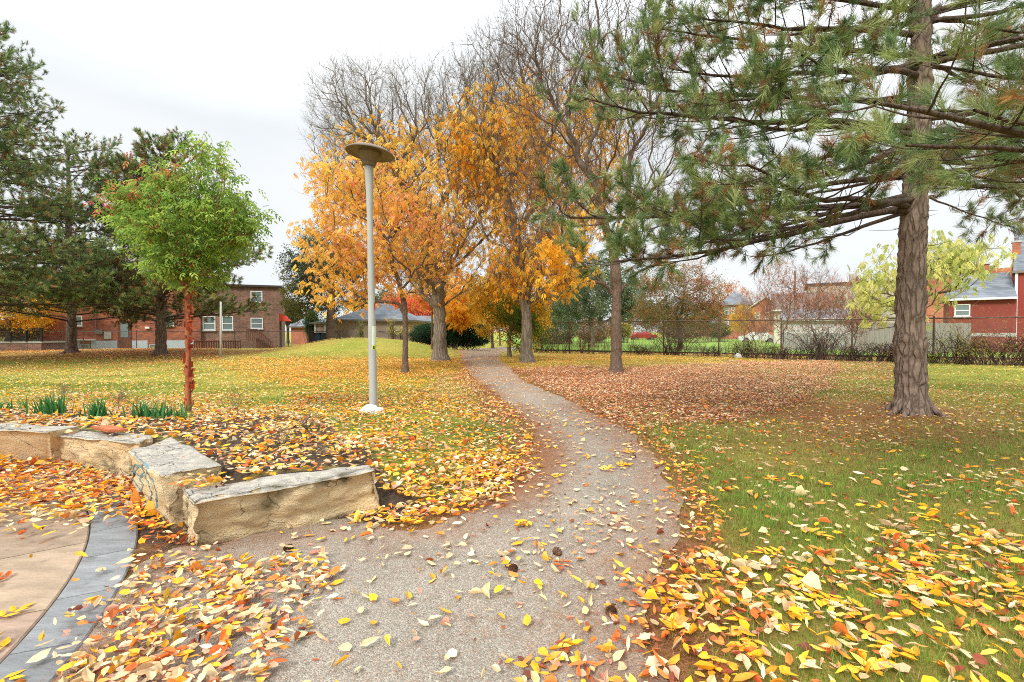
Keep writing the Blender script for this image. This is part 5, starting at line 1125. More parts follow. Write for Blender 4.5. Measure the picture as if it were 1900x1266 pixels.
# ------------------------------------------------------------------ lamp post
LB = G(693, 762, .03); LY = LB[1]; LB[2] = float(terrain(LB[0:1], LB[1:2])[0])
lamp = empty('street_lamp', LB, 'tall pale concrete lamp post with a brown disc shaped head', 'street lamp')
zt = D(684, 303, LY)[2] - LB[2]; xt = D(684.5, 303, LY)[0]
g1 = Geo(); k = 30; t = np.linspace(0, 1, k); P = LB + np.stack([(xt - LB[0]) * t, 0 * t, zt * t - .02], 1)
rad = np.interp(t, [0, .25, .6, .78, .9, 1], [.076, .072, .058, .052, .066, .083]); tube(g1, P, rad, 24)
mpole = mat('lamp_concrete', (176, 178, 174), rough=.75, c2=(156, 157, 152), vs=2, stretch=(1, 1, .4), bump=.0015, bs=120, var=.06)
g1.build('pole', mpole, lamp, smooth=True)
c0 = P[-1]; ax = math.radians(5.5); TI = np.array([[math.cos(ax), 0, math.sin(ax)], [0, 1, 0], [-math.sin(ax), 0, math.cos(ax)]])
g1 = Geo(); lathe(g1, [(0, -.03), (.115, -.03), (.125, 0), (.135, .03), (.128, .034), (.175, .12), (.20, .19), (.205, .27), (0, .27)], c0, 40, None, TI)
lm = mat('lamp_bronze', (126, 108, 84), rough=.55, var=.12, vs=6, metal=.3); g1.build('lamp_housing', lm, lamp, smooth=False)
g1 = Geo(); lathe(g1, [(.19, .235), (.30, .225), (.41, .20), (.43, .185), (.435, .195), (.425, .215), (.33, .27), (.18, .315), (.0, .33)], c0, 56, None, TI)
g1.build('lamp_shade', mat('lamp_shade_paint', (112, 98, 84), rough=.5, var=.2, vs=5), lamp, smooth=True)
def sticker(u0, v0, u1, v1, col, extra=()):
    g1 = Geo()
    def patch(u0, v0, u1, v1, col, off):
        za = D(0, v1, LY)[2]; zb = D(0, v0, LY)[2]; zc = (za + zb) / 2 - LB[2]; tt = zc / zt; rr = float(np.interp(tt, t, rad)) + off; cx = LB[0] + (xt - LB[0]) * tt
        ucen = proj(cx, LY, (za + zb) / 2)[0]; hw = float(np.interp(tt, t, rad)) / LY * F
        a0, a1 = [math.asin(max(-.98, min(.98, (uu - ucen) / hw))) for uu in (u0, u1)]; an = np.linspace(a0, a1, 9)
        view = math.atan2(-LY, -cx) + math.pi / 2
        for i in range(8):
            q = []
            for (aa, z) in ((an[i], za), (an[i + 1], za), (an[i + 1], zb), (an[i], zb)):
                q.append([cx + rr * math.sin(aa + view), LY - rr * math.cos(aa + view), z])
            g1.add(np.array(q), np.array([[0, 1, 2, 3]]), lin(col))
    patch(u0, v0, u1, v1, col, .002)
    for k_, (a, b, c, d, cl) in enumerate(extra): patch(a, b, c, d, cl, .0035 + .001 * (k_ % 2))
    return g1.build('sticker', MAT['plain'], lamp)
tag(sticker(694, 562, 699, 575, (214, 44, 40), [(695.5, 563, 697.5, 566, (240, 230, 225)), (696, 568, 698.5, 572, (240, 230, 225))]), 'small red sticker high on the pole')
tag(sticker(690, 605, 699, 651, (206, 216, 196), [(690, 611, 699, 617, (58, 104, 92)), (692, 612.5, 698, 615.5, (206, 226, 222)), (691, 640, 699, 649, (190, 206, 80)), (692, 642, 694.5, 648, (40, 44, 36)), (695.5, 640.5, 698, 646, (40, 44, 36))]), 'long pale sticker with a green box and a yellow box')
# crumpled white bag at its foot
def blob(name, c, rad, label, cat, matn, col, seed, fr=6, am=.5):
    bm = bmesh.new(); bmesh.ops.create_icosphere(bm, subdivisions=4, radius=1)
    for v in bm.verts:
        q = v.co.copy(); d = noise.fractal(q * fr * .3 + Vector((seed, 0, 0)), 1, 2, 4) * am; rg_ = abs(noise.noise(q * fr * .6 + Vector((0, seed, 0)))) * am * .7; v.co = q * (1 + d - rg_)
        v.co = Vector((v.co.x * rad[0], v.co.y * rad[1], max(-.15, v.co.z) * rad[2]))
    me = bpy.data.meshes.new(name); bm.to_mesh(me); bm.free(); me.materials.append(matn); o = bpy.data.objects.new(name, me); COL.objects.link(o); o.location = [float(q) for q in c]; tag(o, label, cat); return o
p = G(690, 767, .04); p[2] = float(terrain(p[0:1], p[1:2])[0]) + .01
blob('plastic_bag', p - np.array([0, .06, 0]), (.2, .09, .14), 'crumpled white plastic bag lying at the foot of the lamp post', 'plastic bag', MAT['white'], None, 4, 6, .5)
# thin concrete marker post by the brick house
B = G(410, 666, .0); B[2] = float(terrain(B[0:1], B[1:2])[0]); zt2 = D(411, 560, B[1])[2]
g1 = Geo(); tube(g1, [B + [0, 0, -.05], [B[0] + .03, B[1], zt2]], [.065, .05], 10); g1b = Geo(); o = empty('marker_post', B, 'thin bare grey post standing in the lawn before the brick building', 'post'); g1.build('post', MAT['concrete'], o, smooth=True); lathe(g1b, [(.0, .03), (.055, .025), (.06, 0), (.0, 0)], (B[0] + .03, B[1], zt2), 12); g1b.build('post_cap', MAT['metal'], o)

# ------------------------------------------------------------------ pine cones
cone_c = []
def cone(u, v, z=.02, label='', s=1.0, seed=0):
    p = G(u, v, z); r = np.random.default_rng(seed); p[2] = float(terrain(p[0:1], p[1:2])[0]) + .03
    g1 = Geo(); n = 60; i = np.arange(n); a = i * 2.39996; t = i / n; rr2 = .024 * s * np.sin(math.pi * (.12 + .8 * t)) ** .8; d0 = norm(np.array([math.cos(seed * 2.1), math.sin(seed * 2.1), .1])); A, Bv = perp(d0[None]); A, Bv = A[0], Bv[0]
    nrm = A * np.cos(a)[:, None] + Bv * np.sin(a)[:, None]; pos = p + d0 * ((t - .5) * .065 * s)[:, None] + nrm * (rr2 * .3)[:, None]; Xv = norm(nrm + d0 * .5); Yv = norm(np.cross(d0[None], Xv)); Zv = np.cross(Xv, Yv)
    T = np.array([[0, -.4, 0], [0, .4, 0], [1, .55, .05], [1.15, 0, .12], [1, -.55, .05], [.6, 0, -.2]]); Fc = [np.array([[0, 1, 2], [0, 2, 3], [0, 3, 4], [5, 2, 1], [5, 3, 2], [5, 4, 3], [5, 0, 4], [5, 1, 0]])]
    g1.inst(T, Fc, pos, Xv * (rr2 * .85 + .004)[:, None], Yv * .012 * s, Zv * .01 * s, lin((104, 74, 56)) * r.uniform(.5, 1.3, (n, 1)))
    o = g1.build('pine_cone', MAT['plain'], origin=p); tag(o, label, 'pine cone', 'pine cones dropped on the ground')
for i, (u, v, lb) in enumerate([(1174, 849, 'small dark pine cone on the gravel near the right path edge'), (1035, 1025, 'dark pine cone lying in the middle of the gravel path'), (953, 1055, 'brown pine cone beside an orange leaflet left of the middle cone'), (1628, 1024, 'open pine cone resting in the grass among yellow leaves'),
                            (1452, 918, 'pine cone half sunk in the grass right of the path'), (1135, 1134, 'brown pine cone at the path edge near fallen orange leaves'), (534, 1018, 'blackish cone lying below the end stone block')]): cone(u, v, .03, lb, 1.0 if i != 3 else 1.15, i)

# ------------------------------------------------------------------ chain link fences
rustm = mat('rusty_rail', (104, 84, 72), rough=.8, c2=(70, 56, 50), vs=6); wirem = mat('fence_wire', (118, 112, 106), rough=.6, metal=.3); darkm = mat('dark_rail', (84, 80, 78), rough=.7)
def chain_fence(label, pts, h, sp, wr, post_d, matr, seed=0, posts=None, rr1=.028):
    A = np.array([*pts[0], 0.0]); root = empty('chain_link_fence', A, label, 'fence'); gw = Geo()
    for si in range(len(pts) - 1):
        a, b = np.array(pts[si]), np.array(pts[si + 1]); L = np.linalg.norm(b - a); d = (b - a) / L; d3 = np.array([d[0], d[1], 0])
        gr_ = Geo(); tube(gr_, [np.array([*a, h]), np.array([*((a + b) / 2), h - .02]), np.array([*b, h])], rr1 * .8, 8); gr_.build('top_rail', matr, root)
        n = int((L + h) / sp); st = np.arange(n) * sp
        for sg in (1, -1):
            s0 = st - h if sg > 0 else st; z0_ = np.zeros(n); s1 = s0 + sg * h; z1_ = np.full(n, h)
            lo = np.clip(s0, 0, L); z0_ = np.abs(lo - s0); hi = np.clip(s1, 0, L); z1_ = h - np.abs(hi - s1)
            ok = (z1_ > z0_ + .02); P0 = np.array([*a, 0]) + d3 * lo[ok][:, None]; P0[:, 2] = z0_[ok] + .03; P1 = np.array([*a, 0]) + d3 * hi[ok][:, None]; P1[:, 2] = z1_[ok]
            dv = P1 - P0; l = np.linalg.norm(dv, axis=1); sprigs(gw, P0, dv / l[:, None], l, np.full(len(l), wr), np.random.default_rng(1), curve=0)
        m = max(1, round(L / post_d)); ss = np.linspace(0, L, m + 1)
        for s in (ss if si == len(pts) - 2 else ss[:-1]):
            q = a + d * s; gz = float(terrain(np.array([q[0]]), np.array([q[1]]))[0]); gp2 = Geo(); tube(gp2, [np.array([*q, gz - .1]), np.array([*q, h + .06])], rr1, 8); lathe(gp2, [(rr1 * 1.25, -.03), (rr1 * 1.25, .0), (rr1 * .8, .035), (0, .045)], (*q, h + .06), 8); gp2.build('post', matr, root)
    gw.build('wire_netting', wirem, root); return root
FR0 = np.array([1.25, 34.2]); FR1 = np.array([27.5, 17.6])
chain_fence('long rusty chain link fence running behind the big pine', [tuple(FR0), tuple(FR1)], 2.12, .10, .0050, 3.1, rustm, rr1=.04)
def dd(u, Yd): return tuple(D(u, 620, Yd)[:2])
chain_fence('chain link fence in front of the brick building and the garage', [dd(-60, 34.5), dd(520, 40.5), dd(752, 36.2)], 1.5, .12, .004, 3.4, darkm)

# brambles and dry stems against the right fence
def fpt(u, off=0.0):            # point on the right fence at image column u
    a = (u - CU) / F / cp; d = FR1 - FR0; s = (a * FR0[1] - FR0[0]) / (d[0] - a * d[1]); q = FR0 + d * s; nn = norm(np.array([d[1], -d[0]])); nn = nn if nn[1] < 0 else -nn
    return q + nn * off
def bramble(name, label, u, w_, h, n, seed, col=(74, 58, 50), leaves=0, lcol=((150, 170, 70), (214, 180, 70)), off=0.0, arc=1.0, up=.3, rd=.008, lsize=.12, group='brambles tangled in the long fence', cat='bush'):
    r = np.random.default_rng(seed); c = fpt(u, off); d = norm(FR1 - FR0); z0_ = float(terrain(np.array([c[0]]), np.array([c[1]]))[0]); root = empty(name, (c[0], c[1], z0_), label, cat, group); gs = Geo(); pts = []
    for i in range(n):
        s = r.normal(0, w_ * .5); b = np.array([c[0] + d[0] * s, c[1] + d[1] * s + r.normal(0, .15), z0_]); a = r.random() * 6.28; l = h * r.uniform(.5, 1.3); reach = arc * l * r.uniform(.3, 1.1)
        t = np.linspace(0, 1, 7); hv = np.array([d[0] * math.cos(a), d[1] * math.cos(a) + .35 * math.sin(a), 0]); P = b + np.outer(t * reach, hv); P[:, 2] += l * (up * t + (1 - up) * np.sin(math.pi * t * r.uniform(.55, 1.0))); P += np.cumsum(r.normal(0, .03 * h, (7, 3)), 0); P[:, 2] = np.maximum(P[:, 2], z0_ - .02)
        tube(gs, P, rd * r.uniform(.5, 1.6) * (1 - .6 * t), 3, lin(col) * r.uniform(.6, 1.5), cap=False); pts.append(P[2:])
    pts = np.concatenate(pts); k = r.integers(0, len(pts), n * 2); sprigs(gs, pts[k], norm(r.normal(0, 1, (n * 2, 3)) + [0, 0, .3]), r.uniform(.08, .3, n * 2), np.full(n * 2, rd * .45), r, lin(col))
    gs.build('stems', MAT['plain'], root)
    if leaves:
        ii = r.integers(0, len(pts), leaves); gl = Geo(); foliage(gl, TRI, pts[ii] + r.normal(0, .08, (leaves, 3)), lsize, palette(lcol, 2.0, .2), r, (-.2, 1)); gl.build('leaves', MAT['leaf'], root)
G1 = ((140, 168, 66), (196, 190, 80), (112, 144, 58)); G2 = ((206, 150, 100), (190, 110, 80), (226, 190, 110)); G3 = ((140, 100, 76), (176, 120, 86), (110, 80, 62))
BR = [(1040, 1.6, 1.7, 60, 260, G2, 'stiff dry stems with pinkish leaves at the left end of the fence'), (1095, 1.4, 1.6, 60, 300, G2, 'dry stems with yellow pink leaves left of the bare dark tree'), (1005, 1.0, 1.6, 50, 200, G1, 'green tinted stems at the very end of the fence'),
      (1190, .9, .9, 90, 50, G3, 'low dark bramble heap just right of the bare tree'), (1250, 1.2, 1.0, 120, 60, G3, 'knotted dark bramble heap below the russet tree'), (1322, 1.0, .8, 110, 60, G3, 'wiry bramble at the fence post right of the russet tree'), (1385, 1.2, .85, 150, 80, G3, 'dark bramble below the little yellow tree'),
      (1450, 1.1, 1.0, 170, 80, G3, 'thick dark bramble below the tall orange shrub'), (1520, 1.0, 1.2, 170, 90, G3, 'bramble with high looping canes'), (1585, .9, 1.0, 160, 120, G1, 'bramble mixed with bright green leaves'), (1650, .8, .8, 120, 160, G2, 'russet leaved bramble behind the pine trunk'),
      (1720, .8, .8, 110, 280, G1, 'leafy green vine clump right of the pine trunk'), (1780, .8, 1.0, 110, 300, G1, 'yellow green vine clump below the red cottage'), (1840, .8, 1.4, 120, 300, G1, 'tall leafy vine climbing the fence near the right edge'), (1895, .8, 1.3, 110, 200, G2, 'russet vine cut by the right edge of the photo')]
for i, (u, w_, h, n, nl_, cl, lb) in enumerate(BR):
    up_ = .95 if u < 1120 else .25
    bramble('bramble_bush', lb, u, w_ * (1 if u < 1120 else [.6, .9, .75, 1.0][i % 4]), h * (1 if u < 1120 else [1.25, .75, 1.05, .6][i % 4]), int(n * (1.3 if u < 1120 else .62)), 200 + i, leaves=nl_, lcol=cl, up=up_, arc=.4 if u < 1120 else 1.2, rd=.012 if u < 1120 else .013, lsize=.13, col=(96, 76, 64) if u < 1120 else (66, 50, 44))
# vines woven through the netting
for i, (u, lb) in enumerate([(1170, 'thin dry vine woven in the netting right of the bare tree'), (1290, 'thin dry vine woven in the netting below the round russet tree'), (1420, 'thin dry vine woven in the netting below the brick gable'), (1550, 'thin dry vine woven in the netting by the pale shed'), (1760, 'tangled dry vine over the top rail before the cottage window'), (1860, 'tangled dry vine over the top rail near the right edge')]):
    bramble('dry_vine', lb, u, 2.4 if u < 1700 else 1.6, 2.2, 60, 240 + i, leaves=320, lcol=G2 if i % 2 else G1, up=.8, arc=.7, rd=.007, lsize=.10, group='dry vines woven through the long fence', cat='vine', col=(120, 92, 78))
p = fpt(1372, .35); blob('boulder', (p[0], p[1], .08), (.2, .16, .2), 'pale grey boulder half hidden in the fence brambles', 'boulder', MAT['concrete'], None, 6, 4, .3)

# ------------------------------------------------------------------ buildings
class Fac:
    """a vertical wall plane: local x along it, local y into the building"""
    def __init__(s, u0, Y0, rz, z0=0.0): s.o = D(u0, 615, Y0); s.o[2] = z0; s.a = rz; s.d = np.array([math.cos(rz), math.sin(rz)]); s.n = np.array([-math.sin(rz), math.cos(rz)])
    def at(s, u, v, off=0.0):
        r = ray(u, v); o = s.o[:2] + s.n * off; M = np.array([[s.d[0], -r[0]], [s.d[1], -r[1]]]); k, t = np.linalg.solve(M, -o); return k, CAMZ + r[2] * t - s.o[2]
def bld(name, label, F_, cat='building', group=None): return empty(name, F_.o, label, cat, group, F_.a)
ZERO = (0, 0, 0)
def window(root, F_, u0, v0, u1, v1, mull=1, sill=True, fm='white', off=0.0):
    x0, z1 = F_.at(u0, v0, off); x1, z0_ = F_.at(u1, v1, off); g1 = Geo(); b = min(.07, (x1 - x0) * .14); y0, y1 = off - .05, off + .04
    box(g1, x0, x1, y0, y1, z1 - b, z1); box(g1, x0, x1, y0, y1, z0_, z0_ + b); box(g1, x0, x0 + b, y0, y1, z0_ + b, z1 - b); box(g1, x1 - b, x1, y0, y1, z0_ + b, z1 - b)
    if mull: zm = z0_ + (z1 - z0_) * .48; box(g1, x0 + b, x1 - b, y0 + .015, y1, zm - b * .4, zm + b * .4)
    if mull > 1: xm = (x0 + x1) / 2; box(g1, xm - b * .4, xm + b * .4, y0 + .01, y1, z0_ + b, z1 - b)
    w_ = g1.build('window', MAT[fm], root, origin=ZERO); g1 = Geo(); box(g1, x0 + b * .5, x1 - b * .5, y0 + .03, y1 - .01, z0_ + b * .5, z1 - b * .5); o = g1.build('pane', MAT['glass'], w_, origin=ZERO)
    if sill: g1 = Geo(); box(g1, x0 - .06, x1 + .06, y0 - .07, y1, z0_ - .10, z0_ - .003); g1.build('sill', MAT['concrete'], w_, origin=ZERO)
def gable(root, x0, x1, y0, y1, ze, zr, m, axis='x', ov=.25, hip=0.0, th=.12, name='roof', col=(1, 1, 1)):
    g1 = Geo(); x0 -= ov; x1 += ov; y0 -= ov; y1 += ov
    if axis == 'x': ym = (y0 + y1) / 2; P = [[x0, y0, ze], [x1, y0, ze], [x1, y1, ze], [x0, y1, ze], [x0 + hip, ym, zr], [x1 - hip, ym, zr]]; Fs = [[0, 1, 5, 4], [2, 3, 4, 5]]; T = [[1, 2, 5], [3, 0, 4]]
    else: xm = (x0 + x1) / 2; P = [[x0, y0, ze], [x1, y0, ze], [x1, y1, ze], [x0, y1, ze], [xm, y0 + hip, zr], [xm, y1 - hip, zr]]; Fs = [[1, 2, 5, 4], [3, 0, 4, 5]]; T = [[0, 1, 4], [2, 3, 5]]
    V = np.array(P, float); g1.add(V, [np.array(Fs), np.array(T), np.array([[3, 2, 1, 0]])], np.array(col)); g1.build(name, m, root, origin=ZERO)
    g1 = Geo(); f = .06
    for (a, b, c, d) in ((x0 - f, x1 + f, y0 - f, y0 - .004), (x0 - f, x1 + f, y1 + .004, y1 + f), (x0 - f, x0 - .004, y0, y1), (x1 + .004, x1 + f, y0, y1)): box(g1, a, b, c, d, ze - .12, ze + .04)
    g1.build('gutter', MAT['white'] if m is not MAT['shingle'] else MAT['metal'], root, origin=ZERO)
def wallbox(root, x0, x1, y0, y1, z0_, z1, m, name='wall', col=None): g1 = Geo(); box(g1, x0, x1, y0, y1, z0_, z1, col); return g1.build(name, m, root, origin=ZERO)
blackm = mat('black_paint', (38, 36, 36), rough=.6); brownm = mat('brown_wood', (112, 68, 52), rough=.8, var=.2, vs=8); foundm = mat('blue_grey_foundation', (176, 186, 196), rough=.9, var=.1, vs=4); fasc = mat('dark_fascia', (64, 56, 56), rough=.7)
th = math.radians(20); FB = Fac(80, 38.3, th); H = bld('brick_building', 'two storey orange and brown brick building behind the pines at the left', FB)
xr = FB.at(517, 600)[0]; xm = FB.at(372, 600)[0]; ztop = FB.at(517, 531)[1]
wallbox(H, 0, xm, 0, 8, -.3, 6.35, MAT['brick_orange']); wallbox(H, xm + .003, xr, .25, 6, -.3, ztop - .12, MAT['brick_brown'], 'wall'); wallbox(H, xm + .003, xr + .25, .0, 6.2, ztop - .118, ztop + .05, fasc, 'fascia')
gable(H, 0, xm, 0, 8, 6.35, 8.3, mat('pinkish_shingle', (150, 138, 138), rough=.9, var=.15, vs=12), 'x', .35, 3.0)
for a, b in ((87, 106), (123, 148), (169, 218), (245, 274), (308, 360)): wallbox(H, FB.at(a, 640)[0], FB.at(b, 640)[0], -.03, -.004, -.2, FB.at(150, 635)[1] + .1, foundm, 'foundation')
for q in ((219, 540, 239, 559), (138, 586, 153, 605), (306, 585, 323, 605)): window(H, FB, *q)
for q in ((376, 587, 400, 613), (412, 587, 433, 613), (465, 590, 488, 610), (465, 540, 487, 561)): window(H, FB, *q, mull=1, off=.25)
for q in ((109, 639, 121, 648), (149, 639, 167, 648), (277, 639, 306, 648)): window(H, FB, *q, mull=0, sill=False, fm='concrete')
x0, z1 = FB.at(219, 597); x1, z0_ = FB.at(244, 652); dr = wallbox(H, x0, x1, -.05, .03, -.2, z1, brownm, 'door')
g1 = Geo(); box(g1, x0 + .18, x1 - .18, -.075, -.052, 1.0, z1 - .15); g1.build('door_glass', MAT['glass'], dr, origin=ZERO); g1 = Geo(); box(g1, x1 - .15, x1 - .08, -.11, -.052, .95, 1.05); g1.build('handle', MAT['metal'], dr, origin=ZERO)
x0, z1 = FB.at(194, 615); x1, z0_ = FB.at(207, 629); wallbox(H, x0, x1, -.10, -.004, z0_, z1, MAT['concrete'], 'electric_box')
x0, z1 = FB.at(177, 612); x1, z0_ = FB.at(191, 620); wallbox(H, x0, x1, -.14, -.004, z0_, z1, MAT['metal'], 'meter_box')
x0 = FB.at(178.5, 600)[0]; g1 = Geo(); tube(g1, [(x0, -.07, FB.at(178, 612)[1]), (x0, -.07, 5.2), (x0, -.02, 5.3)], .035, 8); g1.build('conduit', MAT['metal'], H, origin=ZERO)
x0 = FB.at(141, 630)[0]; x1 = FB.at(178, 630)[0]; zz_ = FB.at(141, 631)[1]; wallbox(H, x0, x1, -.25, -.004, zz_ - .04, zz_ + .05, MAT['white'], 'pipe_ledge')
x0, z1 = FB.at(270, 610); wallbox(H, x0, x0 + .3, -.16, -.004, z1, z1 + .16, MAT['white'], 'wall_light')
# wooden stair with railing and picket screen
FS = Fac(458, 42.0, th); ST = bld('wooden_stair', 'brown wooden steps with railing at the right end of the brick building', FS, 'stairs'); L_ = FS.at(505, 620)[0]
zt_ = FS.at(458, 612)[1]; zb_ = FS.at(505, 636)[1]
for i in range(6): t_ = i / 6; g1 = Geo(); x_ = L_ * (.35 + .65 * t_); box(g1, x_, x_ + L_ * .11, .05, .95, .05, .9 * (1 - t_)); g1.build('step', brownm, ST, origin=ZERO)
g1 = Geo(); g2 = Geo(); 
for i in range(15):
    x_ = L_ * i / 14; zt3 = zt_ if x_ < L_ * .4 else zt_ + (zb_ - zt_) * (x_ / L_ - .4) / .6; box(g1, x_ - .03, x_ + .03, -.02, .02, max(0, zt3 - .95), zt3)
g1.build('balusters', brownm, ST, origin=ZERO)
tube(g2, [(0, 0, zt_ + .02), (L_ * .4, 0, zt_ + .02), (L_, 0, zb_ + .02)], .05, 6); g2.build('handrail', brownm, ST, origin=ZERO)
FP = Fac(360, 38.6, th); PF = bld('picket_fence', 'low brown slatted fence under the double windows of the brick building', FP, 'fence'); L_ = FP.at(446, 630)[0]; zt_ = FP.at(400, 632)[1]
g1 = Geo(); 
for i in range(20): x_ = L_ * i / 19; box(g1, x_ - .045, x_ + .045, -.02, .015, -.1, zt_)
g1.build('pickets', brownm, PF, origin=ZERO); wallbox(PF, 0, L_, .02, .07, zt_ - .14, zt_ - .05, brownm, 'rail')
# black railed deck at the left
FD = Fac(-40, 35.0, math.radians(8)); DK = bld('porch_deck', 'raised porch deck with black railings at the far left', FD, 'deck'); L_ = FD.at(78, 630)[0]; zt_ = FD.at(40, 611)[1]; zd = FD.at(40, 634)[1]
wallbox(DK, 0, L_, 0, 2.5, zd - .12, zd, MAT['concrete'], 'platform'); wallbox(DK, .1, L_ - .1, .06, 2.4, -.1, zd - .123, MAT['brick_brown'], 'base_wall')
for i in range(5): wallbox(DK, L_ * i / 4 - .06, L_ * i / 4 + .06, -.08, .04, zd, zt_ + .08, blackm, 'post')
wallbox(DK, 0, L_, -.07, .03, zt_, zt_ + .07, blackm, 'handrail'); g1 = Geo()
for i in range(60): x_ = L_ * i / 60 + .04; box(g1, x_, x_ + .02, -.03, 0, zd + .1, zt_ - .003)
box(g1, 0, L_, -.04, .01, zd + .05, zd + .098); g1.build('balusters', blackm, DK, origin=ZERO)
FW = Fac(512, 44.5, th); AW = bld('awning', 'small red awning on two thin posts beside the brick building', FW, 'awning'); x1 = FW.at(538, 590)[0]; za = FW.at(520, 583)[1]; zb = FW.at(530, 596)[1]
g1 = Geo(); V = np.array([[0, 0, za], [x1 * .55, 0, za], [x1, 0, zb], [0, 0, zb], [0, 2, za], [x1 * .55, 2, za], [x1, 2, zb], [0, 2, zb]]); g1.add(V, np.array([[3, 2, 1, 0], [4, 5, 6, 7], [0, 1, 5, 4], [1, 2, 6, 5], [2, 3, 7, 6], [3, 0, 4, 7]]), lin((214, 74, 56))); g1.build('canopy', MAT['plain'], AW, origin=ZERO)
for q in (.35, .85): wallbox(AW, x1 * q - .05, x1 * q + .05, .02, .12, -.2, zb - .003, blackm, 'post')
# garage with the grey hipped roof
tanm = mat('tan_siding', (178, 160, 136), rough=.85, var=.06, vs=1.5, stretch=(.3, .3, 14)); FG = Fac(622, 38.5, math.radians(-6)); GA = bld('garage', 'tan garage with grey hipped roof and ivy at its right corner', FG, 'garage')
x1 = FG.at(748, 620)[0]; ze = FG.at(680, 594)[1]; zr = FG.at(690, 572)[1]
wallbox(GA, 0, x1, 0, 6, -.2, ze, tanm); gable(GA, 0, x1, 0, 6, ze, zr + .55, MAT['shingle'], 'x', .3, 2.7)
FG2 = Fac(584, 39.5, math.radians(-6)); GB = bld('garage', 'low garage with two pale panel doors left of the dark trunk', FG2, 'garage'); x1 = FG2.at(626, 620)[0]; ze = FG2.at(600, 599)[1]
wallbox(GB, 0, x1, 0, 5, -.2, ze, tanm); gable(GB, 0, x1, 0, 5, ze, ze + .5, MAT['shingle'], 'x', .25, .3)
for a, b in ((588, 603), (606, 622)): q0 = FG2.at(a, 620)[0]; q1 = FG2.at(b, 620)[0]; dr = wallbox(GB, q0, q1, -.05, .02, 0, ze - .35, mat('pink_beige_door', (190, 166, 152), rough=.8), 'garage_door')
for q in (585.5, 604.5, 623.5): q0 = FG2.at(q, 620)[0]; wallbox(GB, q0 - .07, q0 + .07, -.11, -.053, 0, ze - .1, MAT['white'], 'door_trim')
FQ = Fac(540, 55, 0); GC = bld('garage', 'distant low grey roofed garage between the awning and the green bush', FQ, 'garage'); x1 = FQ.at(572, 600)[0]; wallbox(GC, 0, x1, 0, 6, 0, FQ.at(540, 606)[1], MAT['brick_far']); gable(GC, 0, x1, 0, 6, FQ.at(540, 606)[1], FQ.at(540, 593)[1] + .5, MAT['shingle'], 'x', .3, 1)
FQ = Fac(752, 46, 0); GD = bld('garage', 'plain white garage behind the dark hedge', FQ, 'garage'); x1 = FQ.at(800, 600)[0]; wallbox(GD, 0, x1, 0, 6, 0, FQ.at(752, 597)[1], mat('pale_siding', (214, 212, 208), rough=.85, var=.05, vs=1.5, stretch=(.3, .3, 14))); gable(GD, 0, x1, 0, 6, FQ.at(752, 597)[1], FQ.at(752, 592)[1] + .4, MAT['shingle'], 'x', .2, .5)
boardm = mat('weathered_boards', (140, 126, 112), rough=.9, c2=(112, 100, 90), vs=9, stretch=(6, 6, .25), var=.15)
def board_fence(label, F_, L, z1, w_=.14, m=boardm, gap=.006, seed=1):
    root = bld('board_fence', label, F_, 'fence'); g1 = Geo(); r = random.Random(seed); x = 0
    while x < L: box(g1, x, x + w_ - gap, -.012 + r.uniform(-.004, .004), .012, -.1, z1 + r.uniform(-.03, .02)); x += w_
    g1.build('boards', m, root, origin=ZERO)
    for z in (.35, z1 - .3): wallbox(root, 0, L, .02, .07, z, z + .09, m, 'rail')
FQ = Fac(626, 37.4, math.radians(-6)); board_fence('grey brown board fence against the tan garage', FQ, FQ.at(750, 630)[0], 1.62)
# bins
for i, (u, col, lb) in enumerate([(577, (58, 50, 50), 'dark brown wheeled bin beside the green bush'), (588, (50, 74, 104), 'blue recycling bin with closed lid before the garage'), (597, (62, 64, 66), 'charcoal wheeled bin next to the blue one')]):
    FQ = Fac(u - 4, 37.6, 0); o = bld('wheeled_bin', lb, FQ, 'bin', 'wheeled bins by the low garage'); m = mat('bin_plastic', col, rough=.5)
    g1 = Geo(); V = np.array([[.06, .06, .06], [.44, .06, .06], [.44, .5, .06], [.06, .5, .06], [0, 0, 1.3], [.5, 0, 1.3], [.5, .56, 1.3], [0, .56, 1.3]]); g1.add(V, np.array([[0, 3, 2, 1], [4, 5, 6, 7], [0, 1, 5, 4], [1, 2, 6, 5], [2, 3, 7, 6], [3, 0, 4, 7]])); g1.build('body', m, o, origin=ZERO)
    wallbox(o, -.03, .53, -.04, .6, 1.303, 1.38, m, 'lid')
    for s in (.03, .40): g1 = Geo(); tube(g1, [(s, .5, .1), (s + .07, .5, .1)], .1, 12); g1.build('wheel', blackm, o, origin=ZERO)

# ---- right hand side, beyond the fence
redm = mat('red_siding', (132, 60, 52), rough=.8, var=.12, vs=1.5, stretch=(.3, .3, 16)); stucco = mat('grey_stucco', (176, 168, 154), rough=.9, var=.1, vs=1.2); brroof = mat('brown_shingle', (124, 108, 100), rough=.9, var=.15, vs=10)
FQ = Fac(1338, 88, -.42); o = bld('brick_house', 'gabled brick house with two white windows far beyond the fence', FQ, 'house'); x1 = FQ.at(1392, 600)[0]; ze = FQ.at(1338, 566)[1]; zr = FQ.at(1338, 549)[1]
wallbox(o, 0, x1, 0, 8, 0, ze, MAT['brick_far']); gable(o, 0, x1, 0, 8, ze, zr + .8, MAT['shingle'], 'x', .4, 2.2)
for q in ((1344, 569, 1353, 583), (1357, 570, 1363, 582), (1344, 592, 1352, 602)): window(o, FQ, *q)
FQ = Fac(1372, 84, -.42); o = bld('brick_house', 'wide brick house whose steep white edged gable faces the park', FQ, 'house'); x1 = FQ.at(1452, 600)[0]; ze = FQ.at(1372, 575)[1]; zr = FQ.at(1372, 553)[1]
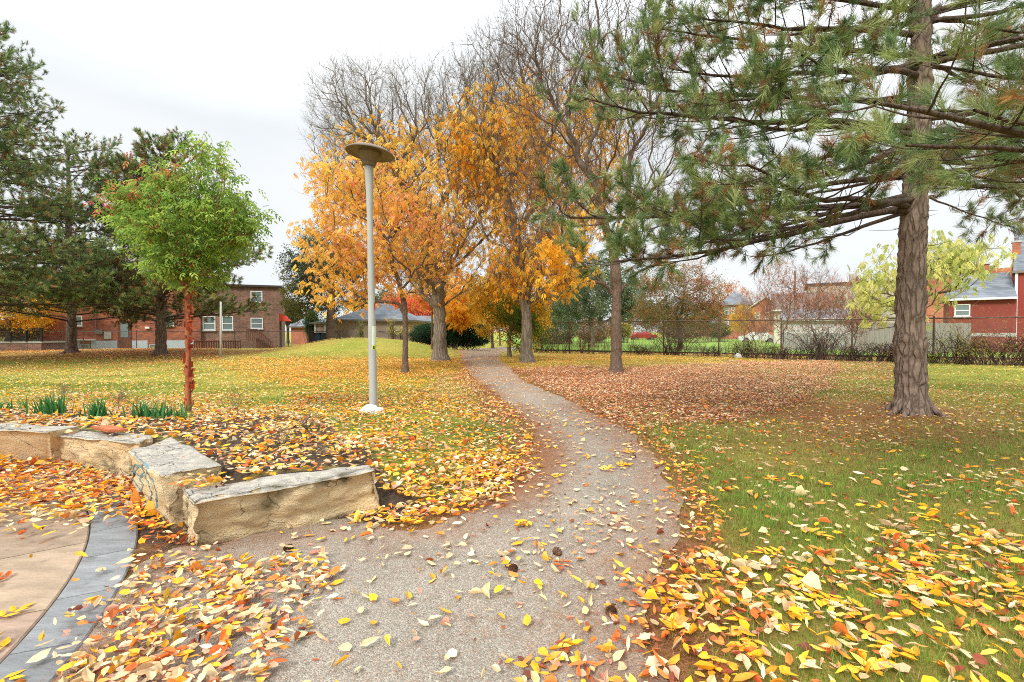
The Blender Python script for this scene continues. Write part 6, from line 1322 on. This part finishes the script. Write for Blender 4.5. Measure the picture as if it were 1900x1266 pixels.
g1 = Geo(); xa = x1 * .62; V = np.array([[0, 0, 0], [x1, 0, 0], [x1, 0, ze], [xa, 0, zr], [0, 0, ze - .6], [0, 8, 0], [x1, 8, 0], [x1, 8, ze], [xa, 8, zr], [0, 8, ze - .6]]); g1.add(V, [np.array([[0, 1, 2, 3, 4], [9, 8, 7, 6, 5]]), np.array([[0, 4, 9, 5], [1, 6, 7, 2]])]); g1.build('wall', MAT['brick_far'], o, origin=ZERO)
for (a, b) in (((-.5, ze - 1.1), (xa, zr + .12)), ((xa, zr + .12), (x1 + .5, ze - .3))):
    g1 = Geo(); V = np.array([[a[0], -.4, a[1]], [b[0], -.4, b[1]], [b[0], 8.4, b[1]], [a[0], 8.4, a[1]]]); V = np.concatenate([V, V + [0, 0, .2]]); g1.add(V, np.array([[0, 3, 2, 1], [4, 5, 6, 7], [0, 1, 5, 4], [1, 2, 6, 5], [2, 3, 7, 6], [3, 0, 4, 7]])); g1.build('roof', MAT['shingle'], o, origin=ZERO)
    g1 = Geo(); V = np.array([[a[0], -.46, a[1] - .12], [b[0], -.46, b[1] - .12], [b[0], -.41, b[1] - .12], [a[0], -.41, a[1] - .12]]); V = np.concatenate([V, V + [0, 0, .3]]); g1.add(V, np.array([[0, 3, 2, 1], [4, 5, 6, 7], [0, 1, 5, 4], [1, 2, 6, 5], [2, 3, 7, 6], [3, 0, 4, 7]])); g1.build('bargeboard', MAT['white'], o, origin=ZERO)
for q in ((1402, 579, 1410, 592), (1420, 580, 1427, 592)): window(o, FQ, *q)
FQ = Fac(1498, 62, -.53); o = bld('warehouse', 'long warehouse with pale sloping wall and rooftop units', FQ, 'building'); x1 = FQ.at(1690, 600)[0]; za = zb = FQ.at(1500, 530)[1]
g1 = Geo(); V = np.array([[0, 0, 0], [x1, 0, 0], [x1, 0, zb], [0, 0, za], [0, 9, 0], [x1, 9, 0], [x1, 9, zb], [0, 9, za]]); fc6 = np.array([[3, 2, 1, 0][::-1], [4, 5, 6, 7][::-1], [3, 2, 6, 7], [0, 3, 7, 4], [1, 5, 6, 2]]); g1.add(V, fc6); g1.build('wall', stucco, o, origin=ZERO)
g1 = Geo(); V = np.array([[-.3, -.25, za], [x1, -.25, zb], [x1, 9, zb], [-.3, 9, za]]) + [0, 0, .004]; V = np.concatenate([V, V + [0, 0, .22]]); g1.add(V, np.array([[0, 3, 2, 1], [4, 5, 6, 7], [0, 1, 5, 4], [1, 2, 6, 5], [2, 3, 7, 6], [3, 0, 4, 7]])); rf = g1.build('roof', fasc, o, origin=ZERO)
for a, b, t_, m in ((1580, 1592, 508, stucco), (1594, 1598, 512, MAT['metal'])): q0 = FQ.at(a, 510)[0]; q1 = FQ.at(b, 510)[0]; g1 = Geo(); box(g1, q0, q1, 2, 3.2, za + .3, FQ.at(a, t_, 2)[1]); g1.build('rooftop_unit', m, rf, origin=ZERO)
FQ = Fac(1436, 54, -.48); o = bld('shed', 'low shed with brown gable roof and cream end wall', FQ, 'shed'); x1 = FQ.at(1548, 600)[0]; ze = FQ.at(1436, 576)[1]; zr = FQ.at(1436, 547)[1]
wallbox(o, 0, x1, 0, 6, 0, ze, mat('cream_wall', (206, 198, 182), rough=.9, var=.08)); gable(o, 0, x1, 0, 6, ze, zr + .3, brroof, 'x', .3, .0)
FQ = Fac(1455, 40, -.48); o = bld('shed', 'flat grey roofed outbuilding with graffiti scrawled on its white wall', FQ, 'shed'); x1 = FQ.at(1580, 600)[0]; ze = FQ.at(1455, 593)[1]; wh = wallbox(o, 0, x1, 0, 5, 0, ze, mat('white_blocks', (196, 194, 190), rough=.9, var=.1)); gable(o, 0, x1, 0, 5, ze, ze + .9, mat('grey_felt', (128, 128, 132), rough=.9, var=.1), 'x', .3, .2)
g1 = Geo(); r = np.random.default_rng(5)
for (a, b) in ((1478, 1496), (1500, 1520), (1526, 1534)):
    q0 = FQ.at(a, 620)[0]; q1 = FQ.at(b, 620)[0]; t = np.linspace(0, 6.28, 22); P = np.stack([(q0 + q1) / 2 + (q1 - q0) / 2 * np.sin(t * 1.0), np.full(22, -.012), .95 + .22 * np.sin(t * 2 + a) + .1 * np.cos(t * 3)], 1); tube(g1, P, .012, 4)
g1.build('graffiti', blackm, wh, origin=ZERO)
q0 = Fac(1590, 30.5, math.radians(-4)); board_fence('long weathered grey board fence beyond the chain link fence', q0, q0.at(1800, 620)[0], 2.02, .15, mat('grey_boards', (156, 150, 142), rough=.9, c2=(124, 118, 112), vs=9, stretch=(6, 6, .25), var=.12), .012, 3)
q0 = Fac(1450, 36, 0); board_fence('pale grey board fence beside the scrawled outbuilding', q0, q0.at(1600, 620)[0], 1.35, .15, mat('light_boards', (170, 169, 166), rough=.9, c2=(140, 138, 134), vs=9, stretch=(6, 6, .25), var=.1), .012, 4)
FQ = Fac(1706, 46, -.66); o = bld('brick_building', 'plain brick building with a corner parapet chimney behind the cottage', FQ); x1 = FQ.at(1905, 600)[0]; za = FQ.at(1706, 516)[1]; wallbox(o, 0, x1 * .45, 0, 8, 0, za - .05, MAT['brick_far'])
wallbox(o, x1 * .45 + .004, x1, .3, 8, 0, FQ.at(1706, 506, .3)[1], MAT['brick_far'], 'wall'); a = FQ.at(1812, 500)[0]; b = FQ.at(1836, 500)[0]; ch = wallbox(o, a, b, .1, 1.4, FQ.at(1706, 512, .1)[1], FQ.at(1706, 498, .1)[1], MAT['brick_far'], 'chimney'); wallbox(ch, a - .1, b + .1, 0, 1.5, FQ.at(1706, 498, .1)[1] + .003, FQ.at(1706, 495, .1)[1], MAT['concrete'], 'coping')
wallbox(o, 0, x1 * .45, -.1, 8.1, za - .047, za + .12, brroof, 'coping')
FQ = Fac(1760, 34, -.68); o = bld('cottage', 'red sided cottage with grey shingle roof and one white window', FQ, 'house'); x1 = FQ.at(1886, 600)[0]; ze = FQ.at(1760, 556)[1]; zr = FQ.at(1760, 511, 3)[1]
wallbox(o, 0, x1, 0, 6.2, 0, ze - .04, redm); g1 = Geo(); V = np.array([[-.25, -.25, ze], [x1, -.25, ze], [x1, 3.1, zr], [.45, 3.1, zr], [x1, 6.4, ze], [-.25, 6.4, ze]]); g1.add(V, [np.array([[0, 1, 2, 3], [3, 2, 4, 5]]), np.array([[0, 3, 5], [1, 4, 2]]), np.array([[0, 5, 4, 1]])]); g1.build('roof', MAT['shingle'], o, origin=ZERO)
wallbox(o, -.3, x1, -.36, -.255, ze - .10, ze + .03, MAT['white'], 'gutter'); window(o, FQ, 1771, 565, 1800, 587, mull=1)
g1 = Geo(); a = FQ.at(1776, 570)[0]; b = FQ.at(1795, 570)[0]
wallbox(o, 0, x1, -.05, -.004, FQ.at(1760, 621)[1] - .12, FQ.at(1760, 618)[1], MAT['concrete'], 'ledge')
FQ = Fac(1884, 32.5, -.80); o = bld('red_house', 'tall red house with white corner board and brick chimney at the right edge', FQ, 'house'); x1 = 7.0; ze = FQ.at(1884, 504)[1]
wallbox(o, 0, x1, 0, 7, 0, ze, mat('red_clapboard', (142, 62, 54), rough=.8, var=.12, vs=1.5, stretch=(.3, .3, 16))); gable(o, 0, x1, 0, 7, ze, ze + 3.4, MAT['shingle'], 'x', .15, .0)
wallbox(o, -.07, .07, -.1, -.02, 0, ze - .13, MAT['white'], 'corner_board'); FC = FQ
ky = 1.2; k = 0; a = FC.at(1877, 500, ky)[0]; b = FC.at(1893, 500, ky)[0]; zc_ = FC.at(1, 450, ky)[1]; zc_ = FC.at(1885, 450, ky)[1]; ch = wallbox(o, k + a, k + b, ky, ky + .6, 2, zc_, MAT['brick_far'], 'chimney'); wallbox(ch, k + a - .05, k + b + .05, ky - .05, ky + .65, zc_ + .003, zc_ + .12, MAT['concrete'], 'coping')
g1 = Geo(); lathe(g1, [(.1, 0), (.1, .2), (.14, .22), (.0, .26)], (k + (a + b) / 2, ky + .3, zc_ + .123), 12); g1.build('chimney_pot', MAT['metal'], ch, origin=ZERO)
# utility pole
g1 = Geo(); q = D(1474, 620, 60); o = empty('utility_pole', (q[0], q[1], 0), 'bare wooden utility pole among the shrub tops', 'utility pole'); tube(g1, [(q[0], q[1], 0), (q[0], q[1], D(1, 503, 60)[2])], [.16, .12], 8, lin((128, 104, 84))); g1.build('pole', MAT['plain'], o)
g1 = Geo(); q = D(534.5, 620, 58); o = empty('utility_pole', (q[0], q[1], 0), 'thin dark pole rising behind the red awning', 'utility pole'); tube(g1, [(q[0], q[1], 0), (q[0], q[1], D(1, 563, 58)[2])], [.07, .05], 8, lin((70, 64, 62))); g1.build('pole', MAT['plain'], o)
# parked cars
def car(label, u, Yd, rz, col, cat='car'):
    q = D(u, 620, Yd); o = empty('parked_car', (q[0], q[1], 0.0), label, cat, 'cars parked beyond the fence', rz); g1 = Geo()
    pr = [(-2.15, .35), (-2.2, .75), (-1.9, .95), (-1.55, 1.0), (-1.0, 1.4), (.6, 1.45), (1.2, 1.02), (2.0, .9), (2.2, .65), (2.18, .35)]
    V = np.array([[x, y, z] for y in (-.85, .85) for (x, z) in pr]); n = len(pr); V[:, 1] *= np.where(V[:, 2] > 1.1, .82, 1); I = np.arange(n)
    g1.add(V, [np.array([I]), np.array([I[::-1] + n]), np.stack([I, np.roll(I, -1), np.roll(I, -1) + n, I + n], 1)[:, ::-1]]); g1.build('body', mat('car_paint', col, rough=.25, spec=.6), o, origin=ZERO)
    for y in (-1, 1):
        g1 = Geo(); W = np.array([[-1.35, y * .79, 1.03], [1.0, y * .79, 1.03], [.5, y * .725, 1.37], [-.95, y * .725, 1.37]]); W2 = W * [1, .95, 1]; g1.add(np.concatenate([W, W2]), np.array([[0, 1, 2, 3], [7, 6, 5, 4], [0, 4, 5, 1], [1, 5, 6, 2], [2, 6, 7, 3], [3, 7, 4, 0]])); g1.build('side_window', MAT['glass'], o, origin=ZERO)
        for x in (-1.35, 1.35): g1 = Geo(); tube(g1, [(x, y * .9, .33), (x, y * .68, .33)], .33, 18); wh_ = g1.build('wheel', blackm, o, origin=ZERO); g1 = Geo(); tube(g1, [(x, y * .905, .33), (x, y * .895, .33)], .2, 14); g1.build('rim', MAT['metal'], wh_, origin=ZERO)
        g1 = Geo(); box(g1, 2.1, 2.19, y * .62 - .16, y * .62 + .16, .66, .8); g1.build('headlight', MAT['white'], o, origin=ZERO)
car('dark red hatchback parked on the far side of the lawn beyond the fence', 1192, 80, math.radians(6), (150, 30, 34))
car('silver white car parked before the brick gable, beyond the fence', 1405, 62, math.radians(160), (214, 216, 216))
